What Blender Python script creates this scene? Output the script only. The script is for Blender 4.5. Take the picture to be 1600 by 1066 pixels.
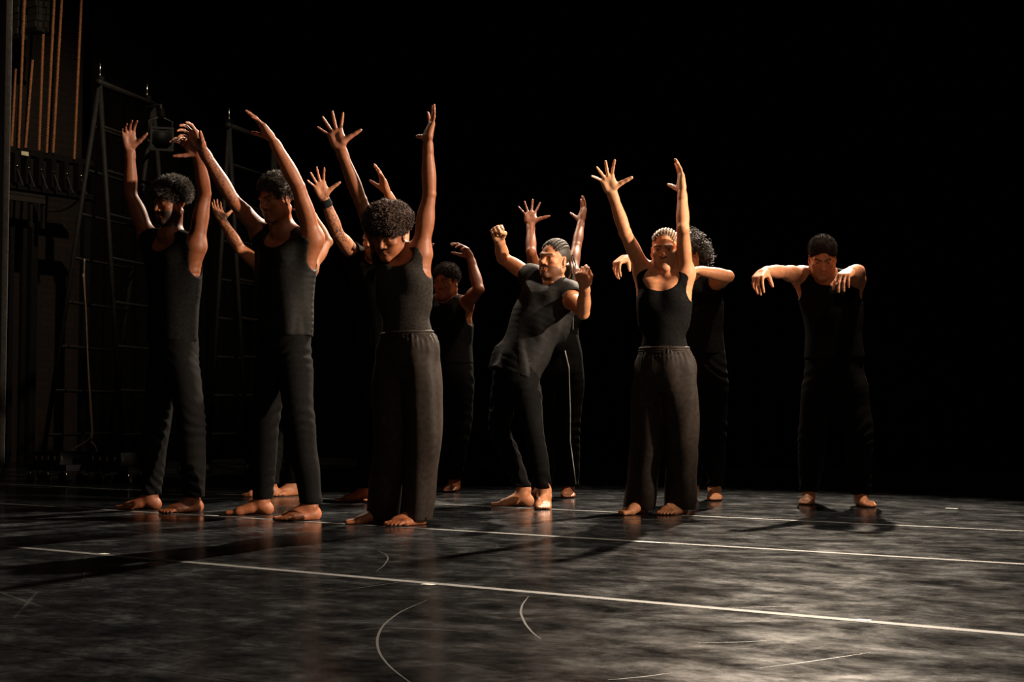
import bpy, math, random
import numpy as np
from mathutils import Vector

# ------------------------------------------------------------------ clear
for o in list(bpy.data.objects):
    bpy.data.objects.remove(o, do_unlink=True)
scene = bpy.context.scene
COL = scene.collection
R = math.radians

# ------------------------------------------------------------------ camera
FPX = 2300.0                      # focal length in pixels of the 1600x1066 frame
CAM_Z = 0.55
PITCH = math.atan((648.0 - 533.0) / FPX)
cam_d = bpy.data.cameras.new('camera')
cam_d.sensor_fit = 'HORIZONTAL'
cam_d.sensor_width = 36.0
cam_d.lens = 36.0 * FPX / 1600.0
cam_d.clip_end = 200
cam = bpy.data.objects.new('camera', cam_d)
COL.objects.link(cam)
cam.location = (0, 0, CAM_Z)
cam.rotation_euler = (math.pi / 2 + PITCH, 0, 0)
scene.camera = cam

def ray(px, py):
    u = (px - 800.0) / FPX
    v = (533.0 - py) / FPX
    s, c = math.sin(PITCH), math.cos(PITCH)
    d = np.array([u, c - v * s, s + v * c])
    return d / d[1]
CAMP = np.array([0.0, 0.0, CAM_Z])
def at(px, py, Y):
    """world point at depth Y that the photograph shows at pixel px, py"""
    return CAMP + ray(px, py) * Y
def ground(px, py):
    d = ray(px, py)
    return CAMP + d * (-CAM_Z / d[2])
def reach(A, px, py, L, sgn):
    """point on the sight line of px, py that lies L metres from A"""
    d = ray(px, py); o = CAMP - A
    a = d @ d; b = 2 * d @ o; c = o @ o - L * L
    disc = b * b - 4 * a * c
    t = -b / (2 * a)
    if disc > 0:
        t += (1 if sgn >= 0 else -1) * math.sqrt(disc) / (2 * a)
    return CAMP + d * t

# ------------------------------------------------------------------ world, exposure
world = bpy.data.worlds.new('dark_theatre')
scene.world = world
world.use_nodes = True
world.node_tree.nodes['Background'].inputs[0].default_value = (1.0, 0.75, 0.55, 1)
world.node_tree.nodes['Background'].inputs[1].default_value = 0.0006
vs = scene.view_settings
vs.view_transform = 'Standard'; vs.look = 'None'; vs.exposure = -0.35; vs.gamma = 1.0
vs.use_curve_mapping = False

# ------------------------------------------------------------------ stage lamps and added fill spots (all outside the frame)
def spot(name, loc, target, watts, size_deg, blend, radius, col):
    l = bpy.data.lights.new(name, 'SPOT')
    l.energy = watts; l.spot_size = R(size_deg); l.spot_blend = blend
    l.shadow_soft_size = radius; l.color = col
    o = bpy.data.objects.new(name, l); COL.objects.link(o)
    o.location = loc
    o.rotation_euler = (Vector(target) - Vector(loc)).to_track_quat('-Z', 'Y').to_euler()
    return o
WARM = (1.0, 0.82, 0.63)
LIGHTS = [
    # name, location, target, watts, cone, blend, radius, colour
    ('back_light', (2.9, 14.4, 7.0), (0.45, 7.2, 0.8), 14500, 45, 0.6, 0.09, WARM),
    ('back_light_left', (-2.6, 13.4, 6.8), (0.9, 8.5, 1.4), 2200, 32, 0.6, 0.09, WARM),
    ('top_light', (3.1, 8.5, 7.2), (1.0, 8.6, 1.0), 2600, 42, 0.6, 0.09, WARM),
    ('side_light', (6.4, 5.5, 3.0), (-1.1, 8.1, 1.25), 6400, 32, 0.7, 0.08, WARM),
    ('front_fill', (1.8, -3.0, 6.5), (-0.4, 7.6, 0.8), 480, 46, 0.5, 0.12, WARM),  # weak fill added to lift the tape and shadows at left
    ('wing_rope_fill', (-1.6, 10.2, 6.2), (-4.3, 13.9, 2.9), 950, 62, 0.6, 0.05, (1.0, 0.78, 0.55)),  # added spot that brightens the ropes, no known source there
]
for L in LIGHTS:
    spot(*L)

# ------------------------------------------------------------------ object helpers
def tag(o, label=None, cat=None, group=None, kind=None):
    if label: o['label'] = label
    if cat: o['category'] = cat
    if group: o['group'] = group
    if kind: o['kind'] = kind
    return o
def mesh_np(name, V, Q, smooth=True):
    """mesh from numpy verts (n,3) and faces (m,3 or 4)"""
    me = bpy.data.meshes.new(name)
    V = np.ascontiguousarray(V, dtype=np.float32); Q = np.ascontiguousarray(Q, dtype=np.int32)
    k = Q.shape[1]
    me.vertices.add(len(V)); me.vertices.foreach_set('co', V.ravel())
    me.loops.add(Q.size); me.loops.foreach_set('vertex_index', Q.ravel())
    me.polygons.add(len(Q))
    me.polygons.foreach_set('loop_start', np.arange(0, Q.size, k, dtype=np.int32))
    me.polygons.foreach_set('use_smooth', np.full(len(Q), smooth, dtype=bool))
    me.update(calc_edges=True)
    return me
def link(name, me, mat, parent=None):
    o = bpy.data.objects.new(name, me); COL.objects.link(o)
    if mat is not None: me.materials.append(mat)
    if parent is not None: o.parent = parent
    return o
def empty(name, loc):
    o = bpy.data.objects.new(name, None); COL.objects.link(o); o.location = loc
    o.empty_display_size = 0.1
    return o

class MB:
    """collects simple solids into one mesh"""
    def __init__(s): s.v = []; s.f = []
    def add(s, V, F):
        n = len(s.v); s.v += [tuple(p) for p in V]; s.f += [tuple(i + n for i in f) for f in F]; return s
    def box(s, c, size, ax=None):
        c = np.array(c, float); hx, hy, hz = [q / 2 for q in size]
        A = np.eye(3) if ax is None else np.array(ax, float)
        V = [c + A[0] * x * hx + A[1] * y * hy + A[2] * z * hz for x in (-1, 1) for y in (-1, 1) for z in (-1, 1)]
        F = [(0, 1, 3, 2), (4, 6, 7, 5), (0, 4, 5, 1), (2, 3, 7, 6), (0, 2, 6, 4), (1, 5, 7, 3)]
        return s.add(V, F)
    def tube(s, pts, r, n=8, caps=True):
        pts = [np.array(p, float) for p in pts]; m = len(pts)
        rr = r if isinstance(r, (list, tuple, np.ndarray)) else [r] * m
        V = []; ref = None
        for i, p in enumerate(pts):
            t = pts[min(i + 1, m - 1)] - pts[max(i - 1, 0)]
            t = t / (np.linalg.norm(t) + 1e-9)
            if ref is None:
                ref = np.array([0, 0, 1.0]) if abs(t[2]) < 0.9 else np.array([1.0, 0, 0])
            a = ref - t * (ref @ t); a /= np.linalg.norm(a) + 1e-9; b = np.cross(t, a); ref = a
            for k in range(n):
                w = 2 * math.pi * k / n
                V.append(p + (a * math.cos(w) + b * math.sin(w)) * rr[i])
        F = [(i * n + k, i * n + (k + 1) % n, (i + 1) * n + (k + 1) % n, (i + 1) * n + k) for i in range(m - 1) for k in range(n)]
        if caps:
            F += [tuple(range(n - 1, -1, -1)), tuple((m - 1) * n + k for k in range(n))]
        return s.add(V, F)
    def lathe(s, c, axis, prof, n=20):
        """prof: list of (along axis, radius)"""
        axis = np.array(axis, float); axis /= np.linalg.norm(axis)
        return s.tube([np.array(c, float) + axis * h for h, _ in prof], [q for _, q in prof], n)
    def build(s, name, mat, parent=None, smooth=False, off=(0, 0, 0)):
        me = bpy.data.meshes.new(name)
        o = np.array(off, float)
        me.from_pydata([tuple(np.array(p) - o) for p in s.v], [], s.f)
        for p in me.polygons: p.use_smooth = smooth
        me.update()
        return link(name, me, mat, parent)

# ------------------------------------------------------------------ materials
def nt(name):
    m = bpy.data.materials.new(name); m.use_nodes = True
    t = m.node_tree; b = t.nodes['Principled BSDF']
    return m, t, b
def N(t, typ, **kw):
    n = t.nodes.new(typ)
    for k, v in kw.items():
        if k.startswith('i_'):
            key = k[2:]; key = int(key) if key.isdigit() else key.replace('_', ' ')
            n.inputs[key].default_value = v
        else: setattr(n, k, v)
    return n
def ramp(t, fac, stops):
    r = t.nodes.new('ShaderNodeValToRGB')
    e = r.color_ramp.elements
    while len(e) < len(stops): e.new(0.5)
    for q, (p, c) in zip(e, stops):
        q.position = p; q.color = c if len(c) == 4 else (*c, 1)
    t.links.new(fac, r.inputs[0]); return r
def g(v): return (v, v, v, 1)

def fabric(name, col, rough=0.85, scale=60, sheen=0.0, var=0.35, spec=0.05):
    m, t, b = nt(name)
    co = N(t, 'ShaderNodeTexCoord')
    n1 = N(t, 'ShaderNodeTexNoise', i_Scale=scale, i_Detail=4.0)
    t.links.new(co.outputs['Object'], n1.inputs['Vector'])
    c = np.array(col)
    r = ramp(t, n1.outputs['Fac'], [(0.3, tuple(c * (1 - var))), (0.7, tuple(c * (1 + var)))])
    t.links.new(r.outputs[0], b.inputs['Base Color'])
    b.inputs['Roughness'].default_value = rough
    b.inputs['Specular IOR Level'].default_value = spec
    b.inputs['Sheen Weight'].default_value = sheen
    b.inputs['Sheen Roughness'].default_value = 0.5
    bp = N(t, 'ShaderNodeBump', i_Strength=0.25, i_Distance=0.004)
    t.links.new(n1.outputs['Fac'], bp.inputs['Height']); t.links.new(bp.outputs[0], b.inputs['Normal'])
    return m
def plain(name, col, rough=0.5, metal=0.0, spec=0.4, noise=0.25, scale=25):
    m, t, b = nt(name)
    co = N(t, 'ShaderNodeTexCoord')
    n1 = N(t, 'ShaderNodeTexNoise', i_Scale=scale, i_Detail=3.0)
    t.links.new(co.outputs['Object'], n1.inputs['Vector'])
    c = np.array(col)
    r = ramp(t, n1.outputs['Fac'], [(0.3, tuple(c * (1 - noise))), (0.7, tuple(np.minimum(c * (1 + noise), 1)))])
    t.links.new(r.outputs[0], b.inputs['Base Color'])
    b.inputs['Roughness'].default_value = rough; b.inputs['Metallic'].default_value = metal
    b.inputs['Specular IOR Level'].default_value = spec
    return m

def skin_mat():
    m, t, b = nt('skin')
    a = N(t, 'ShaderNodeAttribute', attribute_name='pigment')
    co = N(t, 'ShaderNodeTexCoord')
    n1 = N(t, 'ShaderNodeTexNoise', i_Scale=45.0, i_Detail=5.0)
    t.links.new(co.outputs['Object'], n1.inputs['Vector'])
    r = ramp(t, n1.outputs['Fac'], [(0.3, g(0.84)), (0.7, g(1.12))])
    mx = N(t, 'ShaderNodeMixRGB', blend_type='MULTIPLY', i_Fac=1.0)
    t.links.new(a.outputs['Color'], mx.inputs[1]); t.links.new(r.outputs[0], mx.inputs[2])
    t.links.new(mx.outputs[0], b.inputs['Base Color'])
    b.inputs['Roughness'].default_value = 0.52
    b.inputs['Specular IOR Level'].default_value = 0.36
    bp = N(t, 'ShaderNodeBump', i_Strength=0.12, i_Distance=0.002)
    n2 = N(t, 'ShaderNodeTexNoise', i_Scale=260.0, i_Detail=3.0)
    t.links.new(co.outputs['Object'], n2.inputs['Vector'])
    t.links.new(n2.outputs['Fac'], bp.inputs['Height']); t.links.new(bp.outputs[0], b.inputs['Normal'])
    return m
def eye_mat():
    m, t, b = nt('eye')
    a = N(t, 'ShaderNodeAttribute', attribute_name='pigment')
    t.links.new(a.outputs['Color'], b.inputs['Base Color'])
    b.inputs['Roughness'].default_value = 0.12
    return m
M = {}
M['skin'] = skin_mat(); M['eye'] = eye_mat()
M['cotton'] = fabric('black_cotton', (0.0055, 0.0050, 0.0047))
M['rib'] = fabric('charcoal_ribbed_cotton', (0.024, 0.020, 0.017), scale=90)
M['denim'] = fabric('black_denim', (0.0052, 0.0047, 0.0045), scale=110)
M['satin'] = fabric('brown_black_twill', (0.019, 0.0125, 0.0092), rough=0.65, scale=40, spec=0.16)
M['drape'] = fabric('soft_black_jersey', (0.0085, 0.0074, 0.0066), rough=0.7, scale=50, spec=0.16)
M['hair'] = fabric('black_hair', (0.030, 0.020, 0.014), rough=0.6, scale=150, sheen=0.0, spec=0.5)
M['hair_short'] = fabric('cropped_black_hair', (0.018, 0.013, 0.011), rough=0.95, scale=220, sheen=0.0, spec=0.05)
M['hair_brown'] = fabric('dark_brown_hair', (0.085, 0.045, 0.032), rough=0.7, scale=150, sheen=0.0, spec=0.5)
M['hair_blond'] = fabric('blond_braided_hair', (0.17, 0.098, 0.052), rough=0.6, scale=150, sheen=0.0, spec=0.5)
M['piping'] = plain('white_piping', (0.5, 0.48, 0.46), 0.6)
M['silver'] = plain('silver', (0.7, 0.68, 0.64), 0.25, 1.0)
M['band'] = fabric('black_band', (0.012, 0.012, 0.012))
# ------------------------------------------------------------------ distance-field sculpting of the figures
def unit(v):
    v = np.asarray(v, float); return v / (np.linalg.norm(v) + 1e-9)
def lerp(a, b, t): return a + (b - a) * t
def relax_line(P, it):
    for _ in range(it):
        P[1:-1] = P[1:-1] * .5 + (P[:-2] + P[2:]) * .25
    return P
class Field:
    def __init__(s, xs, ys, zs):
        s.ax = [np.asarray(a, np.float32) for a in (xs, ys, zs)]
        s.d = np.full([len(a) for a in s.ax], 1.0, np.float32)
    def block(s, lo, hi, pad):
        sl = []
        for a, l, h in zip(s.ax, lo, hi):
            i = max(int(np.searchsorted(a, l - pad)) - 1, 0); j = min(int(np.searchsorted(a, h + pad)) + 1, len(a))
            sl.append(slice(i, j))
        X = s.ax[0][sl[0]][:, None, None]; Y = s.ax[1][sl[1]][None, :, None]; Z = s.ax[2][sl[2]][None, None, :]
        return tuple(sl), X, Y, Z
    def union(s, fn, lo, hi, k):
        sl, X, Y, Z = s.block(lo, hi, max(k, 0.035) + 0.01)
        if min(q.stop - q.start for q in sl) <= 0: return
        a = s.d[sl]; b = fn(X, Y, Z)
        h = np.maximum(k - np.abs(a - b), 0) / k
        s.d[sl] = np.minimum(a, b) - h * h * (k * 0.25)
    def carve(s, fn, lo, hi, k):
        sl, X, Y, Z = s.block(lo, hi, max(k, 0.01) + 0.01)
        if min(q.stop - q.start for q in sl) <= 0: return
        a = s.d[sl]; b = -fn(X, Y, Z)
        h = np.maximum(k - np.abs(a - b), 0) / k
        s.d[sl] = np.maximum(a, b) + h * h * (k * 0.25)
    # primitives
    @staticmethod
    def f_cap(a, b, ra, rb):
        a = np.asarray(a, float); b = np.asarray(b, float); ab = b - a; L2 = ab @ ab + 1e-12
        def fn(X, Y, Z):
            px, py, pz = X - a[0], Y - a[1], Z - a[2]
            t = np.clip((px * ab[0] + py * ab[1] + pz * ab[2]) / L2, 0, 1)
            dx, dy, dz = px - t * ab[0], py - t * ab[1], pz - t * ab[2]
            return np.sqrt(dx * dx + dy * dy + dz * dz) - (ra + (rb - ra) * t)
        r = max(ra, rb)
        return fn, np.minimum(a, b) - r, np.maximum(a, b) + r
    @staticmethod
    def f_ell(c, A, r):
        c = np.asarray(c, float); A = np.asarray(A, float); r = np.asarray(r, float)
        def fn(X, Y, Z):
            px, py, pz = X - c[0], Y - c[1], Z - c[2]
            k0 = 0; k1 = 0
            for i in range(3):
                q = (px * A[i][0] + py * A[i][1] + pz * A[i][2]) / r[i]
                k0 = k0 + q * q; k1 = k1 + (q / r[i]) ** 2
            k0 = np.sqrt(k0); return k0 * (k0 - 1) / np.sqrt(k1 + 1e-6)
        m = max(r)
        return fn, c - m, c + m
    @staticmethod
    def f_sec(a, b, sa, sb, wa, wb, da, db, end=0.03):
        """tube segment of elliptical section; sa, sb side vectors, w half width, d half depth"""
        a = np.asarray(a, float); b = np.asarray(b, float); ab = b - a; L = np.linalg.norm(ab); u = ab / L
        def fn(X, Y, Z):
            px, py, pz = X - a[0], Y - a[1], Z - a[2]
            l = px * u[0] + py * u[1] + pz * u[2]
            t = np.clip(l / L, 0, 1); over = l - t * L
            sv = sa * 0.5 + sb * 0.5; sv = unit(sv - u * (sv @ u)); fv = np.cross(u, sv)
            s_ = px * sv[0] + py * sv[1] + pz * sv[2]; f_ = px * fv[0] + py * fv[1] + pz * fv[2]
            w = wa + (wb - wa) * t; d = da + (db - da) * t
            q = s_ / w; p = f_ / d; e = over / end
            k0 = q * q + p * p + e * e; k1 = (q / w) ** 2 + (p / d) ** 2 + (e / end) ** 2
            k0 = np.sqrt(k0); return k0 * (k0 - 1) / np.sqrt(k1 + 1e-6)
        r = max(wa, wb, da, db)
        return fn, np.minimum(a, b) - r, np.maximum(a, b) + r
    @staticmethod
    def f_chain(secs, n=5, end=0.03):
        """one smooth tube through sections (centre, side, half width, half depth), interpolated"""
        C = np.array([q[0] for q in secs]); S_ = np.array([unit(q[1]) for q in secs]); W_ = np.array([q[2] for q in secs]); D_ = np.array([q[3] for q in secs])
        L_ = np.concatenate([[0], np.cumsum(np.linalg.norm(np.diff(C, axis=0), axis=1))])
        def cr(A, t):            # monotone-ish cubic through the sections
            A = np.asarray(A, float); m = np.gradient(A, L_, axis=0) if len(A) > 2 else np.repeat(((A[1:] - A[:-1]) / (L_[1] - L_[0]))[[0]], 2, 0)
            i = np.clip(np.searchsorted(L_, t) - 1, 0, len(A) - 2); h_ = L_[i + 1] - L_[i]; x = (t - L_[i]) / h_
            return (2 * x ** 3 - 3 * x ** 2 + 1) * A[i] + (x ** 3 - 2 * x ** 2 + x) * h_ * m[i] + (3 * x ** 2 - 2 * x ** 3) * A[i + 1] + (x ** 3 - x ** 2) * h_ * m[i + 1]
        ts = np.concatenate([np.linspace(L_[i], L_[i + 1], n, endpoint=False) for i in range(len(L_) - 1)] + [[L_[-1]]])
        c2 = [cr(C, t) for t in ts]; s2 = [unit(cr(S_, t)) for t in ts]; w2 = [float(cr(W_, t)) for t in ts]; d2 = [float(cr(D_, t)) for t in ts]
        fs = [Field.f_sec(c2[i], c2[i + 1], s2[i], s2[i + 1], w2[i], w2[i + 1], d2[i], d2[i + 1], end) for i in range(len(ts) - 1)]
        def fn(X, Y, Z):
            xs, ys, zs = X.ravel(), Y.ravel(), Z.ravel()
            out = np.full((len(xs), len(ys), len(zs)), 1.0, np.float32)
            for f, l_, h_ in fs:
                sl = tuple(slice(max(int(np.searchsorted(q, a_ - .05)) - 1, 0), int(np.searchsorted(q, b_ + .05)) + 1) for q, a_, b_ in zip((xs, ys, zs), l_, h_))
                o_ = out[sl]
                if o_.size: np.minimum(o_, f(xs[sl[0]][:, None, None], ys[sl[1]][None, :, None], zs[sl[2]][None, None, :]), out=o_)
            return out
        return fn, np.min([f[1] for f in fs], 0), np.max([f[2] for f in fs], 0)
    def chain(s, secs, k=0.03, n=5, end=0.03): s.union(*s.f_chain(secs, n, end), k)
    def cap(s, a, b, ra, rb, k=0.02): s.union(*s.f_cap(a, b, ra, rb), k)
    def ell(s, c, A, r, k=0.02): s.union(*s.f_ell(c, A, r), k)
    def sec(s, *a, k=0.03, end=0.03): s.union(*s.f_sec(*a, end=end), k)
    def ccap(s, a, b, ra, rb, k=0.01): s.carve(*s.f_cap(a, b, ra, rb), k)
    def cell(s, c, A, r, k=0.01): s.carve(*s.f_ell(c, A, r), k)
    def halfspace(s, p, n, k=0.004):
        """keep what lies on the side n points away from"""
        p = np.asarray(p, float); n = unit(n)
        X = s.ax[0][:, None, None]; Y = s.ax[1][None, :, None]; Z = s.ax[2][None, None, :]
        s.d = np.maximum(s.d, ((X - p[0]) * n[0] + (Y - p[1]) * n[1] + (Z - p[2]) * n[2]).astype(np.float32))
    def mesh(s):
        d = s.d
        for ax in range(3):                       # keep the border outside
            q = np.moveaxis(d, ax, 0); q[0] = np.maximum(q[0], 0.01); q[-1] = np.maximum(q[-1], 0.01)
        S = d < 0
        u = S.view(np.uint8)
        c = u[:-1, :-1, :-1].copy()
        for a in (0, 1):
            for b in (0, 1):
                for e in (0, 1):
                    if a or b or e:
                        c += u[a:u.shape[0] - 1 + a, b:u.shape[1] - 1 + b, e:u.shape[2] - 1 + e]
        act = (c > 0) & (c < 8)
        I = np.nonzero(act)
        vid = np.full(c.shape, -1, np.int32); vid[I] = np.arange(len(I[0]), dtype=np.int32)
        acc = np.zeros((len(I[0]), 3)); cnt = np.zeros(len(I[0]))
        for ax in range(3):
            o1, o2 = [q for q in range(3) if q != ax]
            for p in (0, 1):
                for q in (0, 1):
                    ia = [I[0], I[1], I[2]]; ia[o1] = ia[o1] + p; ia[o2] = ia[o2] + q
                    ib = list(ia); ib[ax] = ib[ax] + 1
                    va = d[tuple(ia)]; vb = d[tuple(ib)]
                    m = (va < 0) != (vb < 0)
                    t = np.where(m, va / np.where(m, va - vb, 1), 0)
                    for z in range(3):
                        A = s.ax[z][ia[z]]; B = s.ax[z][ib[z]]
                        acc[:, z] += np.where(m, A + (B - A) * t, 0)
                    cnt += m
        V = acc / cnt[:, None]
        Q = []
        for ax in range(3):
            o1, o2 = (ax + 1) % 3, (ax + 2) % 3
            sa = [slice(1, -1)] * 3; sb = [slice(1, -1)] * 3
            sa[ax] = slice(0, -1); sb[ax] = slice(1, None)
            A = S[tuple(sa)]; B = S[tuple(sb)]
            J = np.nonzero(A != B)
            inside = A[J]
            base = [J[0] + 1, J[1] + 1, J[2] + 1]; base[ax] = base[ax] - 1
            def cell(p, q):
                ii = list(base); ii[o1] = ii[o1] - 1 + p; ii[o2] = ii[o2] - 1 + q
                return vid[tuple(ii)]
            f = np.stack([cell(0, 0), cell(1, 0), cell(1, 1), cell(0, 1)], 1)
            f[~inside] = f[~inside][:, ::-1]
            Q.append(f)
        return V, np.concatenate(Q)

def vnormals(V, Q):
    n = np.cross(V[Q[:, 2]] - V[Q[:, 0]], V[Q[:, 3]] - V[Q[:, 1]])
    out = np.zeros_like(V)
    for k in range(4):
        for z in range(3): out[:, z] += np.bincount(Q[:, k], n[:, z], len(V))
    return out / (np.linalg.norm(out, axis=1)[:, None] + 1e-9)
def relax(V, Q, it=1, lam=0.5):
    E = np.concatenate([Q[:, [0, 1]], Q[:, [1, 2]], Q[:, [2, 3]], Q[:, [3, 0]]])
    for _ in range(it):
        s = np.zeros_like(V); c = np.bincount(E[:, 0], minlength=len(V)) + np.bincount(E[:, 1], minlength=len(V))
        for z in range(3):
            s[:, z] = np.bincount(E[:, 0], V[E[:, 1], z], len(V)) + np.bincount(E[:, 1], V[E[:, 0], z], len(V))
        V = V + lam * (s / np.maximum(c, 1)[:, None] - V)
    return V
def seg_dist(V, a, b):
    a = np.asarray(a, float); b = np.asarray(b, float); ab = b - a
    t = np.clip((V - a) @ ab / (ab @ ab + 1e-12), 0, 1)
    return np.linalg.norm(V - a - t[:, None] * ab, axis=1)
def set_pigment(me, colr):
    at_ = me.attributes.new('pigment', 'FLOAT_COLOR', 'POINT')
    c = np.ones((len(colr), 4), np.float32); c[:, :3] = colr
    at_.data.foreach_set('color', c.ravel())

def frame(yaw, pitch=0.0, roll=0.0):
    """forward, left, up of a body part; yaw 0 faces the camera, negative turns to image left"""
    y, p, r = R(yaw), R(pitch), R(roll)
    F = np.array([math.sin(y), -math.cos(y), 0.0]); L = np.array([math.cos(y), math.sin(y), 0.0]); U = np.array([0, 0, 1.0])
    F2 = F * math.cos(p) - U * math.sin(p); U2 = U * math.cos(p) + F * math.sin(p)
    L3 = L * math.cos(r) + U2 * math.sin(r); U3 = U2 * math.cos(r) - L * math.sin(r)
    return F2, L3, U3

# ---- hand
FING = [((.030, .090), (.043, .027, .021), .0086, 13), ((.009, .095), (.047, .031, .022), .0088, 3),
        ((-.012, .090), (.043, .029, .021), .0084, -8), ((-.031, .080), (.034, .021, .019), .0075, -20)]
POSES = {  # spread factor, curl of four fingers (mcp, pip, dip), thumb angle from the finger axis, thumb out of palm, thumb bend
    'open':  (1.45, [(6, 8, 5), (2, 6, 4), (4, 8, 5), (8, 10, 6)], 62, 12, -8),
    'wide':  (1.9, [(-4, 8, 6), (0, 10, 6), (2, 10, 6), (2, 8, 6)], 72, 8, -6),
    'flat':  (0.35, [(4, 8, 5), (6, 10, 6), (8, 12, 6), (12, 14, 8)], 48, 22, 0),
    'claw':  (1.0, [(20, 28, 18), (26, 32, 20), (30, 34, 20), (34, 36, 20)], 55, 30, 10),
    'droop': (0.7, [(38, 22, 14), (46, 28, 16), (50, 30, 16), (54, 30, 16)], 40, 35, 10),
    'fist':  (0.25, [(78, 98, 55), (82, 100, 55), (84, 100, 55), (84, 98, 55)], 22, 30, 48),
}
def rot_towards(v, w, ang):
    return v * math.cos(R(ang)) + w * math.sin(R(ang))
def hand(Fd, wrist, d, n, side, pose, sc=1.0, info=None):
    d = unit(d); n = unit(n - d * (np.asarray(n) @ d)); t = np.cross(d, n) * (1 if side == 'R' else -1)
    P = lambda a, b, c=0.0: wrist + (t * a + d * b + n * c) * sc
    spread, curls, tha, tho, thb = POSES[pose]
    for (kt, kd), ln, r, ang in FING:
        Fd.cap(P(kt * 0.62, .012), P(kt * 0.98, kd - .006), .0145 * sc, .0125 * sc, 0.014)
    Fd.ell(P(.022, .040, .006), (t, d, n), np.array([.020, .034, .016]) * sc, 0.012)
    Fd.ell(P(-.024, .040, .004), (t, d, n), np.array([.014, .034, .014]) * sc, 0.012)
    fingers = []
    for i, ((kt, kd), ln, r, ang) in enumerate(FING):
        p = P(kt, kd)
        a = ang * spread
        fd = unit(rot_towards(d, t, a)); nn = n
        c = 0
        for j in range(3):
            c += curls[i][j]
            v = rot_towards(fd, nn, c)
            q = p + v * ln[j] * sc
            Fd.cap(p, q, (r - .0006 * j) * sc, (r - .0006 * (j + 1)) * sc, 0.0045 if j else 0.009)
            fingers.append((p, q)); p = q
    base = P(.024, .018, .008)
    td = rot_towards(d, t, tha); td = unit(rot_towards(td, n, tho))
    p1 = base + td * .044 * sc; Fd.cap(base, p1, .0165 * sc, .0125 * sc, 0.012)
    td2 = unit(rot_towards(td, unit(d - td * (d @ td)) if thb < 15 else unit(-t - td * (-t @ td)), thb)); p2 = p1 + td2 * .034 * sc
    Fd.cap(p1, p2, .0118 * sc, .0105 * sc, 0.006)
    p3 = p2 + td2 * .027 * sc; Fd.cap(p2, p3, .0103 * sc, .0082 * sc, 0.005)
    if info is not None: info.append((wrist, d, n, sc))

# ---- foot (heel on the floor, f forward, m towards the big toe)
def foot(Fd, heel, yaw, side, ankle_r, sc=1.0):
    f, l, _ = frame(yaw); m = -l if side == 'L' else l
    z = np.array([0, 0, 1.0])
    P = lambda a, b, c: np.array([heel[0], heel[1], 0.0]) + (f * a + m * b + z * c) * sc
    Fd.ell(P(.030, 0, .030), (f, m, z), np.array([.037, .031, .036]) * sc, 0.02)
    Fd.cap(P(.052, 0, .100), P(.060, 0, .055), ankle_r, .036 * sc, 0.03)
    Fd.ell(P(.056, .033, .076), (f, m, z), np.array([.013, .009, .013]) * sc, 0.012)
    Fd.ell(P(.050, -.033, .068), (f, m, z), np.array([.013, .009, .013]) * sc, 0.012)
    Fd.cap(P(.078, .004, .062), P(.165, .012, .026), .034 * sc, .021 * sc, 0.03)
    Fd.cap(P(.040, -.014, .022), P(.165, -.026, .016), .022 * sc, .018 * sc, 0.02)
    Fd.cap(P(.120, .018, .034), P(.188, .026, .020), .024 * sc, .021 * sc, 0.02)
    Fd.cap(P(.182, .024, .019), P(.165, -.032, .016), .019 * sc, .016 * sc, 0.02)
    Fd.cap(P(.195, .027, .016), P(.247, .023, .013), .0145 * sc, .0125 * sc, 0.008)
    for i, (b, a1) in enumerate(((.006, .248), (-.009, .240), (-.023, .228), (-.036, .212))):
        Fd.cap(P(.180 - .006 * i, b * .9, .020), P(a1 - .016, b, .017), .0095 * sc, .0088 * sc, 0.005)
        Fd.cap(P(a1 - .016, b, .017), P(a1, b, .010), .0088 * sc, .0080 * sc, 0.004)

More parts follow.
